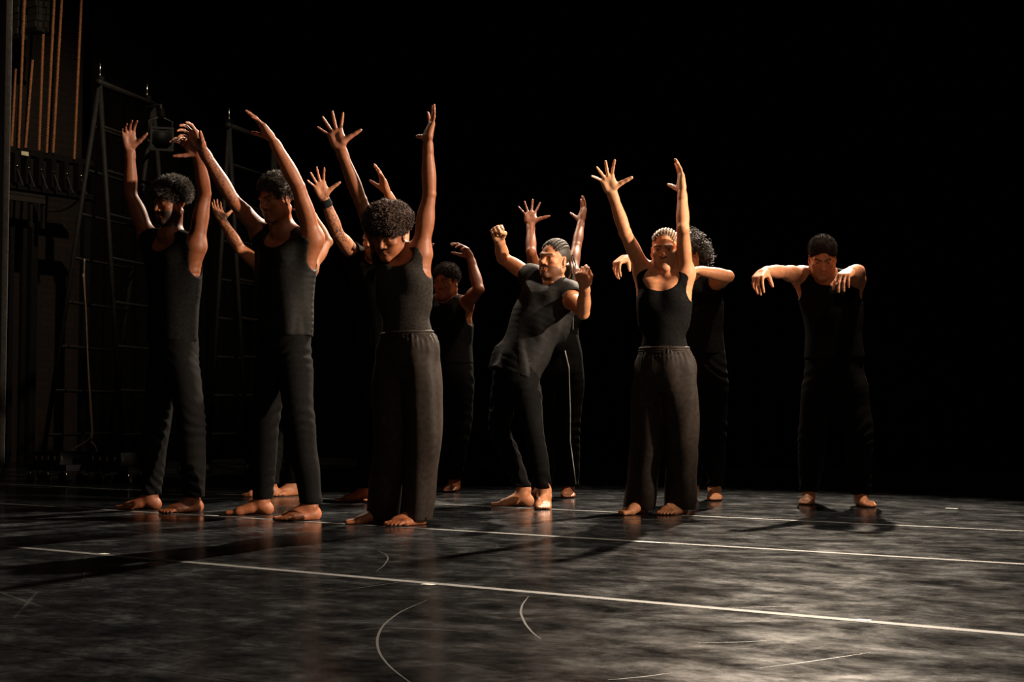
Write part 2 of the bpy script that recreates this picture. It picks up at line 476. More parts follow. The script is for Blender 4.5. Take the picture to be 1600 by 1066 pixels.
# ---- head
class Head:
    def __init__(s, C, F, L, U, sc): s.C, s.F, s.L, s.U, s.sc = C, F, L, U, sc
    def p(s, x, y, z): return s.C + (s.L * x + s.F * y + s.U * z) * s.sc
    def A(s): return (s.L, s.F, s.U)
    def loc(s, V):
        q = (V - s.C) / s.sc
        return np.stack([q @ s.L, q @ s.F, q @ s.U], 1)
def head(Fd, H, male=True, closed=False):
    p, A, sc = H.p, H.A(), H.sc
    r = lambda *a: np.array(a) * sc
    Fd.ell(p(0, -.014, .034), A, r(.074, .094, .080), 0.02)
    Fd.ell(p(0, .020, -.018), A, r(.062, .070, .088), 0.03)
    jw = .050 if male else .044
    for s in (-1, 1):
        Fd.cap(p(s * jw, .000, -.062), p(s * .014, .070, -.100), .022 * sc, .017 * sc, 0.025)
        Fd.cap(p(s * jw, .000, -.062), p(s * .058, -.005, -.020), .020 * sc, .016 * sc, 0.02)
        Fd.ell(p(s * .044, .058, -.024), A, r(.023, .020, .015), 0.02)
        Fd.cap(p(s * .010, .088, .016), p(s * .046, .072, .018), .0095 * sc, .010 * sc, 0.012)
    Fd.ell(p(0, .074, -.102), A, r(.022, .016, .014), 0.014)
    Fd.ell(p(0, .0595, -.068), A, r(.034, .024, .030), 0.02)
    for s in (-1, 1):
        Fd.ell(p(s * .034, .044, -.056), A, r(.026, .030, .034), 0.02)
        Fd.cell(p(s * .032, .099, -.002), A, r(.017, .016, .010), 0.010)
        Fd.ell(p(s * .031, .0735, -.001), A, r(.0150, .0140, .0125), 0.004)
        if not closed: Fd.cell(p(s * .031, .0895, -.0025), A, r(.0125, .0070, .0040), 0.002)
    Fd.cap(p(0, .086, .006), p(0, .104, -.030), .0075 * sc, .0105 * sc, 0.010)
    Fd.ell(p(0, .106, -.033), A, r(.0115, .010, .0095), 0.006)
    for s in (-1, 1): Fd.ell(p(s * .0145, .092, -.037), A, r(.0090, .011, .0075), 0.005)
    for s in (-1, 1): Fd.cap(p(s * .026, .076, -.0685), p(s * .004, .0880, -.0640), .0045 * sc, .0062 * sc, 0.005)
    Fd.cap(p(-.015, .0825, -.0750), p(.015, .0825, -.0750), .0062 * sc, .0062 * sc, 0.005)
    Fd.ell(p(0, .0845, -.0755), A, r(.019, .0085, .0068), 0.005)
    for s in (-1, 1): Fd.ccap(p(0, .0945, -.0695), p(s * .026, .0810, -.0705), .0018 * sc, .0014 * sc, 0.003)
    for s in (-1, 1):
        e = unit(H.F * 0.35 - H.L * s * 0.0 + H.U * 0.0); l2 = unit(H.L * s - H.F * 0.45); f2 = unit(H.F + H.L * s * 0.45)
        Fd.ell(p(s * .077, -.008, -.012), (l2, f2, H.U), r(.0075, .019, .032), 0.006)
        Fd.cell(p(s * .084, -.002, -.008), (l2, f2, H.U), r(.006, .010, .018), 0.004)

# ------------------------------------------------------------------ procedural cloth relief
_rs = np.random.RandomState(4)
def waves(P, seed, n=7, f0=12, f1=34):
    rs = np.random.RandomState(seed); out = 0
    for _ in range(n):
        k = rs.normal(size=3); k[2] *= 0.6; k = k / np.linalg.norm(k) * rs.uniform(f0, f1)
        out = out + np.sin(P[0] * k[0] + P[1] * k[1] + P[2] * k[2] + rs.uniform(0, 6.28))
    return out / n ** 0.5

def tubes_mesh(paths, rad, n=3):
    """paths (N,M,3), rad (M,) or (N,M): open thin tubes as one vert / quad array"""
    Np, Mp, _ = paths.shape
    T = np.gradient(paths, axis=1); T /= np.linalg.norm(T, axis=2, keepdims=True) + 1e-9
    ref = np.zeros_like(T); ref[..., 2] = 1.0; near = np.abs(T[..., 2]) > 0.9; ref[near] = (1, 0, 0)
    a = np.cross(T, ref); a /= np.linalg.norm(a, axis=2, keepdims=True) + 1e-9
    b = np.cross(T, a)
    rad = np.broadcast_to(np.asarray(rad), (Np, Mp))
    V = np.zeros((Np, Mp, n, 3))
    for k in range(n):
        w = 2 * math.pi * k / n
        V[:, :, k] = paths + (a * math.cos(w) + b * math.sin(w)) * rad[..., None]
    idx = np.arange(Np * Mp * n).reshape(Np, Mp, n)
    Q = []
    for k in range(n):
        k2 = (k + 1) % n
        Q.append(np.stack([idx[:, :-1, k], idx[:, :-1, k2], idx[:, 1:, k2], idx[:, 1:, k]], -1).reshape(-1, 4))
    return V.reshape(-1, 3), np.concatenate(Q)
# ------------------------------------------------------------------ the stage
VPX, VPY = -2200.0, 655.0            # where the seams of the dance floor run to
a1 = ground(1600, 993); a0 = ground(0, 853)
SX = unit_s = (a1 - a0) / np.linalg.norm(a1 - a0)     # along the seams, towards image right
SX = np.array([SX[0], SX[1], 0.0]); SN = np.array([-SX[1], SX[0], 0.0])    # upstage
UP = np.array([0, 0, 1.0])
AX = (SX, SN, UP)
O_ = np.array([a0[0], a0[1], 0.0])
def st(u, v, z=0.0): return O_ + SX * u + SN * v + UP * z
def floor_mat():
    m, t, b = nt('black_vinyl_dance_floor')
    co = N(t, 'ShaderNodeTexCoord')
    mp = N(t, 'ShaderNodeMapping'); mp.inputs['Scale'].default_value = (1.0, 1.0, 1.0); mp.inputs['Rotation'].default_value = (0, 0, -math.atan2(SX[1], SX[0]))
    t.links.new(co.outputs['Object'], mp.inputs['Vector'])
    ms = N(t, 'ShaderNodeMapping'); ms.inputs['Scale'].default_value = (0.8, 1.0, 1)
    t.links.new(mp.outputs[0], ms.inputs['Vector'])
    n1 = N(t, 'ShaderNodeTexNoise', i_Scale=5.2, i_Detail=13.0, i_Roughness=0.74, i_Distortion=0.25)
    n2 = N(t, 'ShaderNodeTexNoise', i_Scale=24.0, i_Detail=7.0, i_Roughness=0.7)
    n3 = N(t, 'ShaderNodeTexNoise', i_Scale=1.3, i_Detail=4.0)
    for n in (n1, n2, n3): t.links.new(ms.outputs[0], n.inputs['Vector'])
    # thin curved scuffs
    ws = []
    for sc, rot in ((1.1, 0.3), (0.8, 1.5), (1.5, 2.4)):
        mm = N(t, 'ShaderNodeMapping'); mm.inputs['Rotation'].default_value = (0, 0, rot); mm.inputs['Scale'].default_value = (0.25, 1, 1)
        t.links.new(mp.outputs[0], mm.inputs['Vector'])
        v = N(t, 'ShaderNodeTexVoronoi', feature='DISTANCE_TO_EDGE', i_Scale=sc * 2.2)
        t.links.new(mm.outputs[0], v.inputs['Vector'])
        r = ramp(t, v.outputs['Distance'], [(0.0, g(1)), (0.006, g(0))]); ws.append(r)
    mxs = N(t, 'ShaderNodeMixRGB', blend_type='LIGHTEN', i_Fac=1.0); t.links.new(ws[0].outputs[0], mxs.inputs[1]); t.links.new(ws[1].outputs[0], mxs.inputs[2])
    mxs2 = N(t, 'ShaderNodeMixRGB', blend_type='LIGHTEN', i_Fac=1.0); t.links.new(mxs.outputs[0], mxs2.inputs[1]); t.links.new(ws[2].outputs[0], mxs2.inputs[2])
    brk = ramp(t, n3.outputs['Fac'], [(0.50, g(0)), (0.68, g(0.55))])
    scf = N(t, 'ShaderNodeMixRGB', blend_type='MULTIPLY', i_Fac=1.0); t.links.new(mxs2.outputs[0], scf.inputs[1]); t.links.new(brk.outputs[0], scf.inputs[2])
    base = ramp(t, n1.outputs['Fac'], [(0.36, (.0050, .0056, .0064)), (0.52, (.0135, .0149, .0166)), (0.66, (.044, .0480, .0525))])
    fine = ramp(t, n2.outputs['Fac'], [(0.32, g(0.35)), (0.70, g(1.8))])
    mu = N(t, 'ShaderNodeMixRGB', blend_type='MULTIPLY', i_Fac=1.0); t.links.new(base.outputs[0], mu.inputs[1]); t.links.new(fine.outputs[0], mu.inputs[2])
    ad = N(t, 'ShaderNodeMixRGB', blend_type='ADD', i_Fac=0.16); t.links.new(mu.outputs[0], ad.inputs[1]); t.links.new(scf.outputs[0], ad.inputs[2])
    t.links.new(ad.outputs[0], b.inputs['Base Color'])
    rr = ramp(t, n1.outputs['Fac'], [(0.34, g(0.11)), (0.66, g(0.27))])
    t.links.new(rr.outputs[0], b.inputs['Roughness'])
    b.inputs['Specular IOR Level'].default_value = 0.25
    bp = N(t, 'ShaderNodeBump', i_Strength=0.10, i_Distance=0.004)
    t.links.new(n2.outputs['Fac'], bp.inputs['Height']); t.links.new(bp.outputs[0], b.inputs['Normal'])
    return m
M['floor'] = floor_mat()
M['tape'] = plain('grey_gaffer_tape', (0.080, 0.079, 0.077), 0.6, noise=0.45, scale=14)
M['mark'] = plain('white_spike_tape', (0.8, 0.78, 0.72), 0.5)
# seam positions measured across the stage (v)
def v_of(px, py):
    q = ground(px, py) - O_; return float(q @ SN)
V_A = 0.0; V_B = (v_of(1010, 848) + v_of(300, 804)) / 2; V_C = (v_of(1250, 813) + v_of(860, 797)) / 2
print('seams', V_A, V_B, V_C)
V_BACK = V_C + 1.75 + 0.05
edges = [-8.0, -4.8, -3.2, -1.6, V_A, V_B, V_C, V_C + 1.6, V_C + 3.2, V_C + 4.8]
fl = MB().box(st(0, 0, -0.06), (26, 26, 0.10), AX).build('floor', plain('dark_stage_boards', (0.012, 0.011, 0.010), 0.6))
tag(fl, kind='structure')
UP = np.array([0, 0, 1.0])
for v0, v1 in zip(edges, edges[1:]):
    MB().box(st(0, (v0 + v1) / 2, -0.005), (26, (v1 - v0) - 0.004, 0.0099), AX).build('floor_panel', M['floor'], fl)
for v, lab, wd in ((V_A, 'nearest long grey tape line across the stage floor in the foreground', .042),
               (V_B, 'middle grey tape line running under the feet of the front dancers', .040),
               (V_C, 'furthest grey tape line running behind the front woman across the floor', .036)):
    t_ = MB().box(st(0, v, 0.0004), (24, wd, 0.0012), AX).build('floor_tape', M['tape'])
    tag(t_, lab, 'tape', 'tape lines over the dance floor seams')
for px, py, w_, lab in ((163, 866, .035, 'small white tape mark left on the foreground tape line'), (670, 914, .045, 'small white tape mark in the middle of the foreground tape line'),
                    (1348, 970, .04, 'small white tape mark right on the foreground tape line'), (1011, 847.5, .14, 'longest white tape mark, on the middle tape line'),
                    (330, 806, .09, 'white tape mark beside the bare foot of the leftmost dancer'), (1487, 795, .07, 'small white tape mark lying alone on the floor at far right')):
    c = ground(px, py)
    m_ = MB().box((c[0], c[1], 0.0014), (w_, .03, .001), AX).build('tape_mark', M['mark'])
    tag(m_, lab, 'tape', 'white spike marks')
M['scuff'] = plain('dusty_scuff', (0.017, 0.0165, 0.015), 0.4, noise=0.5, scale=30)
def scuff(pts, w):
    q = np.array([ground(*p_) for p_ in pts])[:, :2]; tt = np.linspace(0, 1, 28)
    L_ = np.concatenate([[0], np.cumsum(np.linalg.norm(np.diff(q, axis=0), axis=1))]); L_ /= L_[-1]
    P_ = relax_line(np.stack([np.interp(tt, L_, q[:, k]) for k in range(2)], 1), 3)
    T_ = np.gradient(P_, axis=0); T_ /= np.linalg.norm(T_, axis=1)[:, None]; Nn = np.stack([-T_[:, 1], T_[:, 0]], 1)
    wd = (w * .65 * np.sin(np.pi * np.clip(tt, .04, .96)) ** .5)[:, None]
    V_ = np.concatenate([np.c_[P_ + Nn * wd, np.full(28, .0004)], np.c_[P_ - Nn * wd, np.full(28, .0004)]])
    Q_ = np.array([(i, i + 28, i + 29, i + 1) for i in range(27)])
    link('scuff_mark', mesh_np('scuff_mark', V_, Q_), M['scuff'], fl)
for pts, w in (([(668, 938), (625, 956), (597, 978), (588, 1000), (592, 1022), (612, 1046), (640, 1066)], .005), ([(826, 932), (816, 945), (813, 958), (821, 976), (833, 990), (845, 999)], .005),
               ([(590, 861), (603, 866), (607, 873), (600, 884), (588, 893)], .004), ([(1128, 950), (1190, 949), (1250, 948)], .0035), ([(1050, 1052), (1005, 1058), (950, 1063)], .004),
               ([(480, 929), (540, 922), (610, 912), (660, 905)], .003), ([(1180, 1045), (1260, 1035), (1360, 1020)], .003), ([(130, 880), (134, 868), (132, 900), (128, 912)], .003),
               ([(1090, 1005), (1150, 1004), (1210, 1001)], .003), ([(560, 985), (600, 981), (680, 984), (740, 988)], .003), ([(40, 930), (70, 928), (110, 921)], .003)):
    scuff(pts, w)
# black curtain upstage
M['velour'] = fabric('black_velour', (0.0035, 0.0033, 0.0032), rough=0.95, scale=30, sheen=0.0, spec=0.05)
M['leg'] = fabric('charcoal_velour', (0.030, 0.027, 0.025), rough=0.95, scale=30, sheen=0.2, spec=0.1)
def curtain(name, p0, p1, h_, n_folds, depth, mat, z0=0.012, thick=0.012):
    L_ = np.linalg.norm(p1 - p0); u = (p1 - p0) / L_; n = np.array([-u[1], u[0], 0])
    nx = n_folds * 8; rows = 10
    V = []
    for side in (0, 1):
        for j in range(rows + 1):
            for i in range(nx + 1):
                s = i / nx
                w = math.sin(s * n_folds * 2 * math.pi + 0.8 * math.sin(s * 37)) * depth * (0.75 + 0.25 * math.sin(s * 23)) * (0.6 + 0.4 * (1 - j / rows))
                V.append(p0 + u * (s * L_) + n * (w + side * thick) + UP * (z0 + (h_ - z0) * j / rows))
    V = np.array(V); m = (nx + 1) * (rows + 1); Q = []
    for j in range(rows):
        for i in range(nx):
            a = j * (nx + 1) + i
            Q.append((a, a + 1, a + nx + 2, a + nx + 1)); Q.append((m + a, m + a + nx + 1, m + a + nx + 2, m + a + 1))
    for i in range(nx):
        Q.append((i, m + i, m + i + 1, i + 1)); a = rows * (nx + 1) + i; Q.append((a, a + 1, m + a + 1, m + a))
    for j in range(rows):
        a = j * (nx + 1); Q.append((a, a + nx + 1, m + a + nx + 1, m + a)); a += nx; Q.append((a, m + a, m + a + nx + 1, a + nx + 1))
    return link(name, mesh_np(name, V, np.array(Q)), mat)
# ------------------------------------------------------------------ upstage curtain, side wall, wing equipment
VB_ = float((ground(1600, 797) - O_) @ SN) + 5.6
U_W = -9.0                                     # side wall of the stage
cu = curtain('stage_curtain', st(U_W + 0.15, VB_), st(15.0, VB_), 8.5, 80, 0.07, M['velour'])
tag(cu, 'black velour curtain hanging behind all the dancers', 'curtain')
def brick_mat():
    m, t, b = nt('dark_painted_brick')
    co = N(t, 'ShaderNodeTexCoord')
    mp = N(t, 'ShaderNodeMapping'); mp.inputs['Rotation'].default_value = (0, 0, -math.atan2(SN[1], SN[0]))
    sw = N(t, 'ShaderNodeSeparateXYZ'); cb = N(t, 'ShaderNodeCombineXYZ')
    t.links.new(co.outputs['Object'], mp.inputs['Vector']); t.links.new(mp.outputs[0], sw.inputs[0])
    t.links.new(sw.outputs['X'], cb.inputs['X']); t.links.new(sw.outputs['Z'], cb.inputs['Y'])
    br = N(t, 'ShaderNodeTexBrick', i_Scale=1.0, i_Color1=(0.015, 0.006, 0.0033, 1), i_Color2=(0.010, 0.0042, 0.0024, 1), i_Mortar=(0.005, 0.0035, 0.0026, 1))
    br.inputs['Brick Width'].default_value = 0.23; br.inputs['Row Height'].default_value = 0.078; br.inputs['Mortar Size'].default_value = 0.009
    t.links.new(cb.outputs[0], br.inputs['Vector']); t.links.new(br.outputs['Color'], b.inputs['Base Color'])
    b.inputs['Roughness'].default_value = 0.85
    bp = N(t, 'ShaderNodeBump', i_Strength=0.6, i_Distance=0.01, invert=True)
    t.links.new(br.outputs['Fac'], bp.inputs['Height']); t.links.new(bp.outputs[0], b.inputs['Normal'])
    return m
wl = MB().box(st(U_W - 0.15, 4.0, 4.25), (0.3, 20.0, 8.5), AX).build('wall_left', brick_mat()); tag(wl, kind='structure')
wb = MB().box(st(3.0, VB_ + 0.75, 4.25), (27.0, 0.3, 8.5), AX).build('wall_back', plain('black_painted_wall', (0.006, 0.006, 0.006), 0.9)); tag(wb, kind='structure')

M['steel'] = plain('black_steel', (0.030, 0.029, 0.028), 0.45, 0.6)
M['blacksteel'] = plain('matt_black_steel', (0.005, 0.005, 0.005), 0.6, 0.0, 0.2)
M['alu'] = plain('dark_ladder_steel', (0.010, 0.0096, 0.0090), 0.55, 0.0, 0.08)
M['chrome'] = plain('bright_zinc', (0.75, 0.72, 0.66), 0.22, 1.0)
M['card'] = plain('cream_card', (0.85, 0.75, 0.52), 0.7)
M['blackcable'] = plain('black_cable', (0.02,0.02,0.02), 0.5)
M['cable'] = plain('grey_cable', (0.16, 0.11, 0.08), 0.5)
M['weight'] = plain('rusty_iron', (0.026, 0.021, 0.018), 0.7, 0.1)
def rope_mat():
    m, t, b = nt('manila_rope')
    co = N(t, 'ShaderNodeTexCoord')
    n1 = N(t, 'ShaderNodeTexNoise', i_Scale=40.0, i_Detail=4.0); t.links.new(co.outputs['Object'], n1.inputs['Vector'])
    r = ramp(t, n1.outputs['Fac'], [(0.3, (0.27, 0.105, 0.038)), (0.7, (0.46, 0.20, 0.080))])
    t.links.new(r.outputs[0], b.inputs['Base Color']); b.inputs['Roughness'].default_value = 0.8
    return m
M['rope'] = rope_mat()
def on_plane(px, py, u0):
    """where the sight line of px, py meets the vertical plane u = u0 of the stage"""
    d = ray(px, py); t = ((O_ + SX * u0 - CAMP) @ SX) / (d @ SX)
    return CAMP + d * t
# --- hauling ropes of the fly system: three twisted strands each
UR_ = U_W + 1.0
ROPES = [((25, 108), (18, 229)), ((41, -60), (29, 232)), ((51, 94), (40, 231)), ((68, 49), (61, 235)), ((88, -60), (73, 239)), ((100, -60), (83, 239)), ((130, -60), (116, 249))]
lab_r = ['leftmost short hauling rope beside the dark curtain edge', 'second hauling rope from the left in the fly system', 'thin hauling rope right above the cream card',
         'hauling rope hanging below the iron counterweights', 'left of the close pair of hauling ropes', 'right of the close pair of hauling ropes', 'rightmost hauling rope, standing alone nearest the ladder']
for i, ((x0, y0), (x1, y1)) in enumerate(ROPES):
    a, b = on_plane(x0, y0, UR_ + (0.15 if i in (0, 2, 3) else 0.30)), on_plane(x1, y1, UR_ + (0.15 if i in (0, 2, 3) else 0.30))
    r_ = empty('hauling_rope', tuple(b)); tag(r_, lab_r[i], 'rope', 'hauling ropes of the fly system')
    n = int(np.linalg.norm(a - b) / 0.012); tt = np.linspace(0, 1, n)
    ax = unit(a - b); s1 = unit(np.cross(ax, [0, 1, 0])); s2 = np.cross(ax, s1)
    for k in range(3):
        w = tt * np.linalg.norm(a - b) / 0.085 * 2 * math.pi + k * 2 * math.pi / 3
        pth = b + (a - b) * tt[:, None] + (s1 * np.cos(w)[:, None] + s2 * np.sin(w)[:, None]) * 0.0075
        V_, Q_ = tubes_mesh(pth[None], np.full((1, n), 0.0085), 6)
        link('strand', mesh_np('strand', V_ - b, Q_), M['rope'], r_)
# --- lock rail with rope locks
def beam(a, b, h_, d_, name, mat, parent, off):
    a = np.array(a); b = np.array(b); u = unit(b - a); z = UP; n = np.cross(u, z)
    return MB().box((a + b) / 2, (np.linalg.norm(b - a), d_, h_), (u, n, z)).build(name, mat, parent, False, off)
ra, rb = on_plane(-40, 232, UR_ + .2), on_plane(140, 256, UR_ + .2); rb[2] = ra[2] = (ra[2] + rb[2]) / 2
ra, rb = st(UR_ + .2, float((ra - O_) @ SN), 0), st(UR_ + .2, float((rb - O_) @ SN), 0)
zr = on_plane(60, 236, UR_ + .2)[2]
rail = empty('lock_rail', tuple(ra * np.array([1, 1, 0]))); tag(rail, 'black steel lock rail where the hauling ropes end', 'lock rail')
ro = np.array([ra[0], ra[1], 0.0])
def onr(t, z): q = lerp(ra, rb, t); return np.array([q[0], q[1], z])
beam(onr(0, zr - .05), onr(1, zr - .05), .06, .16, 'top_rail', M['blacksteel'], rail, ro)
beam(onr(0, zr - .42), onr(1, zr - .42), .06, .16, 'bottom_rail', M['blacksteel'], rail, ro)
for px in (22, 40, 60, 80, 100, 122):
    q = on_plane(px, 262, UR_ + .28); z0 = zr - .24
    lk = MB().box((q[0], q[1], z0), (.10, .055, .30), AX).build('rope_lock', M['blacksteel'], rail, False, ro)
    MB().tube([(q[0], q[1], z0 - .02) + SX * .06, (q[0], q[1], z0 - .20) + SX * .16], .012, 6).build('lever', M['steel'], lk, False, ro)
    MB().lathe(np.array((q[0], q[1], z0 + .02)) + SX * .052, SX, [(0, .012), (.012, .010), (.014, .002)], 8).build('bolt', M['chrome'], lk, True, ro)
for t in (0.05, 0.5, 0.97):
    beam_p = onr(t, 0); MB().box((beam_p[0], beam_p[1], zr / 2 - .2), (.08, .08, zr - .4), AX).build('post', M['blacksteel'], rail, False, ro)
c = on_plane(39, 240, UR_ + .38)
cd = MB().box(c, (.006, .085, .042), AX).build('label_card', M['card']); tag(cd, 'small cream card fixed to the lock rail under the ropes', 'card')
# --- counterweight arbors
for i, (x0, x1, yb, lab) in enumerate(((21, 33, 55, 'left stack of dark iron counterweights above the ropes'), (50, 61, 44, 'middle stack of dark iron counterweights above the ropes'), (65, 77, 46, 'right stack of dark iron counterweights above the ropes'))):
    a, b = on_plane(x0, yb, UR_ + .1), on_plane(x1, yb, UR_ + .1)
    wv = abs(float((b - a) @ SN)); cc = (a + b) / 2
    ar = empty('counterweight_stack', tuple(cc)); tag(ar, lab, 'counterweight', 'counterweight stacks')
    for k in range(11):
        off_ = (SN * .006 * ((k * 7) % 3 - 1) + SX * .006 * ((k * 5) % 3 - 1))
        MB().box(cc + UP * (.03 + .075 * k) + off_, (.16, max(wv, .1), .066), AX).build('counterweight', M['weight'], ar, False, cc)
    for s in (-1, 1): MB().tube([cc + SN * s * wv * .33 + SX * .085, cc + SN * s * wv * .33 + SX * .085 + UP * .95], .008, 6).build('arbor_rod', M['steel'], ar, False, cc)
    MB().box(cc - UP * .03, (.2, max(wv, .1) * 1.1, .04), AX).build('base_plate', M['steel'], ar, False, cc)
# --- beam with brackets under the rail
a, b = on_plane(-30, 305, UR_ + .5), on_plane(70, 316, UR_ + .5); zb = on_plane(40, 311, UR_ + .5)[2]
bo = np.array([a[0], a[1], 0.0]); bm_ = empty('wall_bench', tuple(bo)); tag(bm_, 'dark plank bench with steel brackets under the lock rail', 'bench')
a[2] = b[2] = zb
beam(a, b, .055, .02, 'front_plank', plain('old_dark_wood', (.018, .013, .009), .7), bm_, bo)
beam(a - SX * .2 + UP * .05, b - SX * .2 + UP * .05, .03, .40, 'top_plank', plain('old_dark_plank', (.012, .009, .007), .7), bm_, bo)
for t in (.35, .8, 1.0):
    q = lerp(a, b, t)
    MB().box((q[0], q[1], zb - .13) - SX * .03, (.04, .03, .30), AX).build('bracket', M['steel'], bm_, False, bo)
    MB().box((q[0], q[1], (zb - .25) / 2) - SX * .35, (.05, .05, zb - .25), AX).build('leg', M['blacksteel'], bm_, False, bo)
# --- charcoal masking curtain at the left border of the view
q0 = at(-260, 500, 12.6); q1 = at(11, 500, 12.2)
lg = curtain('masking_curtain', np.array([q0[0], q0[1], 0]), np.array([q1[0], q1[1], 0]), 8.0, 9, 0.05, M['leg'])
tag(lg, 'charcoal masking curtain hanging along the left border', 'curtain')

vq = float((on_plane(138, 500, U_W + .5) - O_) @ SN)
lk2 = curtain('wing_dark_sheet', st(U_W + .5, vq), st(U_W + .5, VB_ - .3), 8.2, 14, 0.06, M['velour'])  # added black sheet over the brick, stands in for unlit dark
tag(lk2, 'added black sheet for the unlit dark behind the tall ladder', 'curtain')
# --- A-frame ladders
def ladder(topL, topR, footA, footB, d0, d1, label, nr):
    """topL, topR: near and far top corners (pixels); footA, footB: floor pixels x of the near rails; d0, d1 depths"""
    TN, TF = at(*topL, d0), at(*topR, d1); zt = (TN[2] + TF[2]) / 2; TN[2] = TF[2] = zt
    wvec = (TF - TN) * np.array([1, 1, 0])
    base = (TN + TF) / 2; base[2] = 0
    root = empty('step_ladder', tuple(base)); tag(root, label, 'ladder', 'tall ladders in the wing')
    fy = 648 + CAM_Z * FPX / d0
    for fx in (footA, footB):
        FN = ground(fx, fy); sp_ = 1.12
        ctr = FN + wvec / 2
        n0 = ctr - wvec / 2 * sp_; f0 = ctr + wvec / 2 * sp_
        for t0, f_ in ((TN, n0), (TF, f0)):
            MB().tube([t0, f_ + UP * .09], .021, 10).build('rail', M['alu'], root, True, base)
            MB().lathe(f_ + UP * .046 - SX * .0, SX, [(-.012, .010), (-.012, .045), (.012, .045), (.012, .010)], 14).build('caster', M['blacksteel'], root, True, base)
        for k in range(1, nr):
            t = k / nr
            MB().tube([lerp(TN, n0, t), lerp(TF, f0, t)], .0145, 8).build('rung', M['alu'], root, True, base)
    MB().tube([TN - unit(wvec) * .03, TF + unit(wvec) * .03], .030, 10).build('top_bar', M['alu'], root, True, base)
    for q in (TN, TF - unit(wvec) * .12):
        cl = MB().box(q + UP * .035, (.05, .05, .05), AX).build('clamp', M['chrome'], root, False, base)
        MB().tube([q + UP * .06, q + UP * .17], .009, 8).build('clamp_bolt', M['chrome'], cl, True, base)
    return TN, TF
LT = ladder((156, 130), (240, 164), 70, 198, 12.5, 13.4, 'tall A-frame ladder standing in the left wing behind the leftmost dancer', 9)
ladder((358, 197), (428, 224), 330, 392, 13.8, 14.7, 'second ladder in the dark between the two left dancers', 9)
# --- lantern clamped to the first ladder
Lc = at(253, 217, 12.72); fw = unit(CAMP + np.array([1.4, 0, 0.6]) - Lc)
sv = unit(np.cross(fw, UP)); uv = np.cross(sv, fw)
sl_ = empty('stage_lantern', tuple(Lc)); tag(sl_, 'unlit black stage lantern with square frame hung on the ladder', 'lantern')
MB().lathe(Lc, -fw, [(.055, .001), (.055, .078), (0, .080), (0, .088), (.10, .088), (.13, .075), (.28, .07), (.31, .05), (.31, .0)], 24).build('housing', M['blacksteel'], sl_, True, Lc)
fr = MB()
for s in (-1, 1):
    fr.box(Lc + sv * s * .092, (.018, .012, .205), (sv, fw, uv)); fr.box(Lc + uv * s * .094, (.168, .012, .018), (sv, fw, uv))
for s1 in (-1, 1):
    for s2 in (-1, 1):
        fr.add([Lc + sv * s1 * .084 + uv * s2 * .086, Lc + sv * s1 * .044 + uv * s2 * .086, Lc + sv * s1 * .084 + uv * s2 * .046] + [Lc - fw * .006 + sv * s1 * .084 + uv * s2 * .086, Lc - fw * .006 + sv * s1 * .044 + uv * s2 * .086, Lc - fw * .006 + sv * s1 * .084 + uv * s2 * .046],
               [(0, 1, 2), (5, 4, 3), (0, 3, 4, 1), (1, 4, 5, 2), (2, 5, 3, 0)])
fr.build('colour_frame', M['steel'], sl_, False, Lc)
lens_m, lt_, lb_ = nt('dark_lens_glass'); lb_.inputs['Base Color'].default_value = (.01, .012, .012, 1); lb_.inputs['Roughness'].default_value = .04
MB().lathe(Lc - fw * .03, fw, [(0, .078), (.006, .070), (.014, .045), (.018, .015), (.0185, .001)], 24).build('lens', lens_m, sl_, True, Lc)
MB().tube([Lc - fw * .15 + sv * .095, Lc - fw * .15 + sv * .10 + uv * .16, Lc - fw * .15 + uv * .20, Lc - fw * .15 - sv * .10 + uv * .16, Lc - fw * .15 - sv * .095], .010, 6).build('yoke', M['steel'], sl_, True, Lc)
MB().box(Lc - fw * .15 + uv * .235, (.05, .05, .07), AX).build('hook_clamp', M['chrome'], sl_, False, Lc)
MB().tube([Lc - fw * .15 + uv * .20, Lc - fw * .15 + uv * .30, lerp(LT[0], LT[1], .86) + UP * -.045], .012, 8).build('spigot', M['steel'], sl_, True, Lc)
# --- cables
def cable(name, pts, r, label, mat='cable'):
    p = np.array([at(*q) for q in pts]); tt = np.linspace(0, 1, 60)
    L_ = np.concatenate([[0], np.cumsum(np.linalg.norm(np.diff(p, axis=0), axis=1))]); L_ /= L_[-1]
    P_ = relax_line(np.stack([np.interp(tt, L_, p[:, k]) for k in range(3)], 1), 5)
    o = MB().tube(list(P_ - P_[0]), r, 7).build(name, M[mat], None, True); o.location = P_[0]
    tag(o, label, 'cable'); return o
cable('cable', [(132, 405, 12.4), (131, 425, 12.4), (134, 500, 12.4), (138, 580, 12.4), (143, 650, 12.4), (145, 684, 12.4), (142, 690, 12.4)], .008, 'cable hanging straight down in front of the tall ladder')
cable('cable', [(130, 428, 12.38), (134, 480, 12.38), (137, 560, 12.38), (140, 620, 12.38), (144, 688, 12.36), (136, 690, 12.35), (122, 696, 12.35), (108, 708, 12.35), (100, 722, 12.35), (98, 745, 12.3), (112, 751, 12.28)], .007, 'cable drooping into an arch beside the ladder foot')
cable('cable', [(142, 690, 12.33), (149, 698, 12.33), (152, 708, 12.33), (153, 720, 12.33), (150, 738, 12.33), (152, 751, 12.32), (165, 755, 12.3), (185, 754, 12.3)], .010, 'short thick cable curling down to the floor box')
cable('cable', [(76, 330, 13.6), (95, 330, 13.4), (112, 322, 13.0), (128, 308, 12.55)], .009, 'slack cable swooping from the bench to the ladder', 'blackcable') if 'blackcable' in M else None
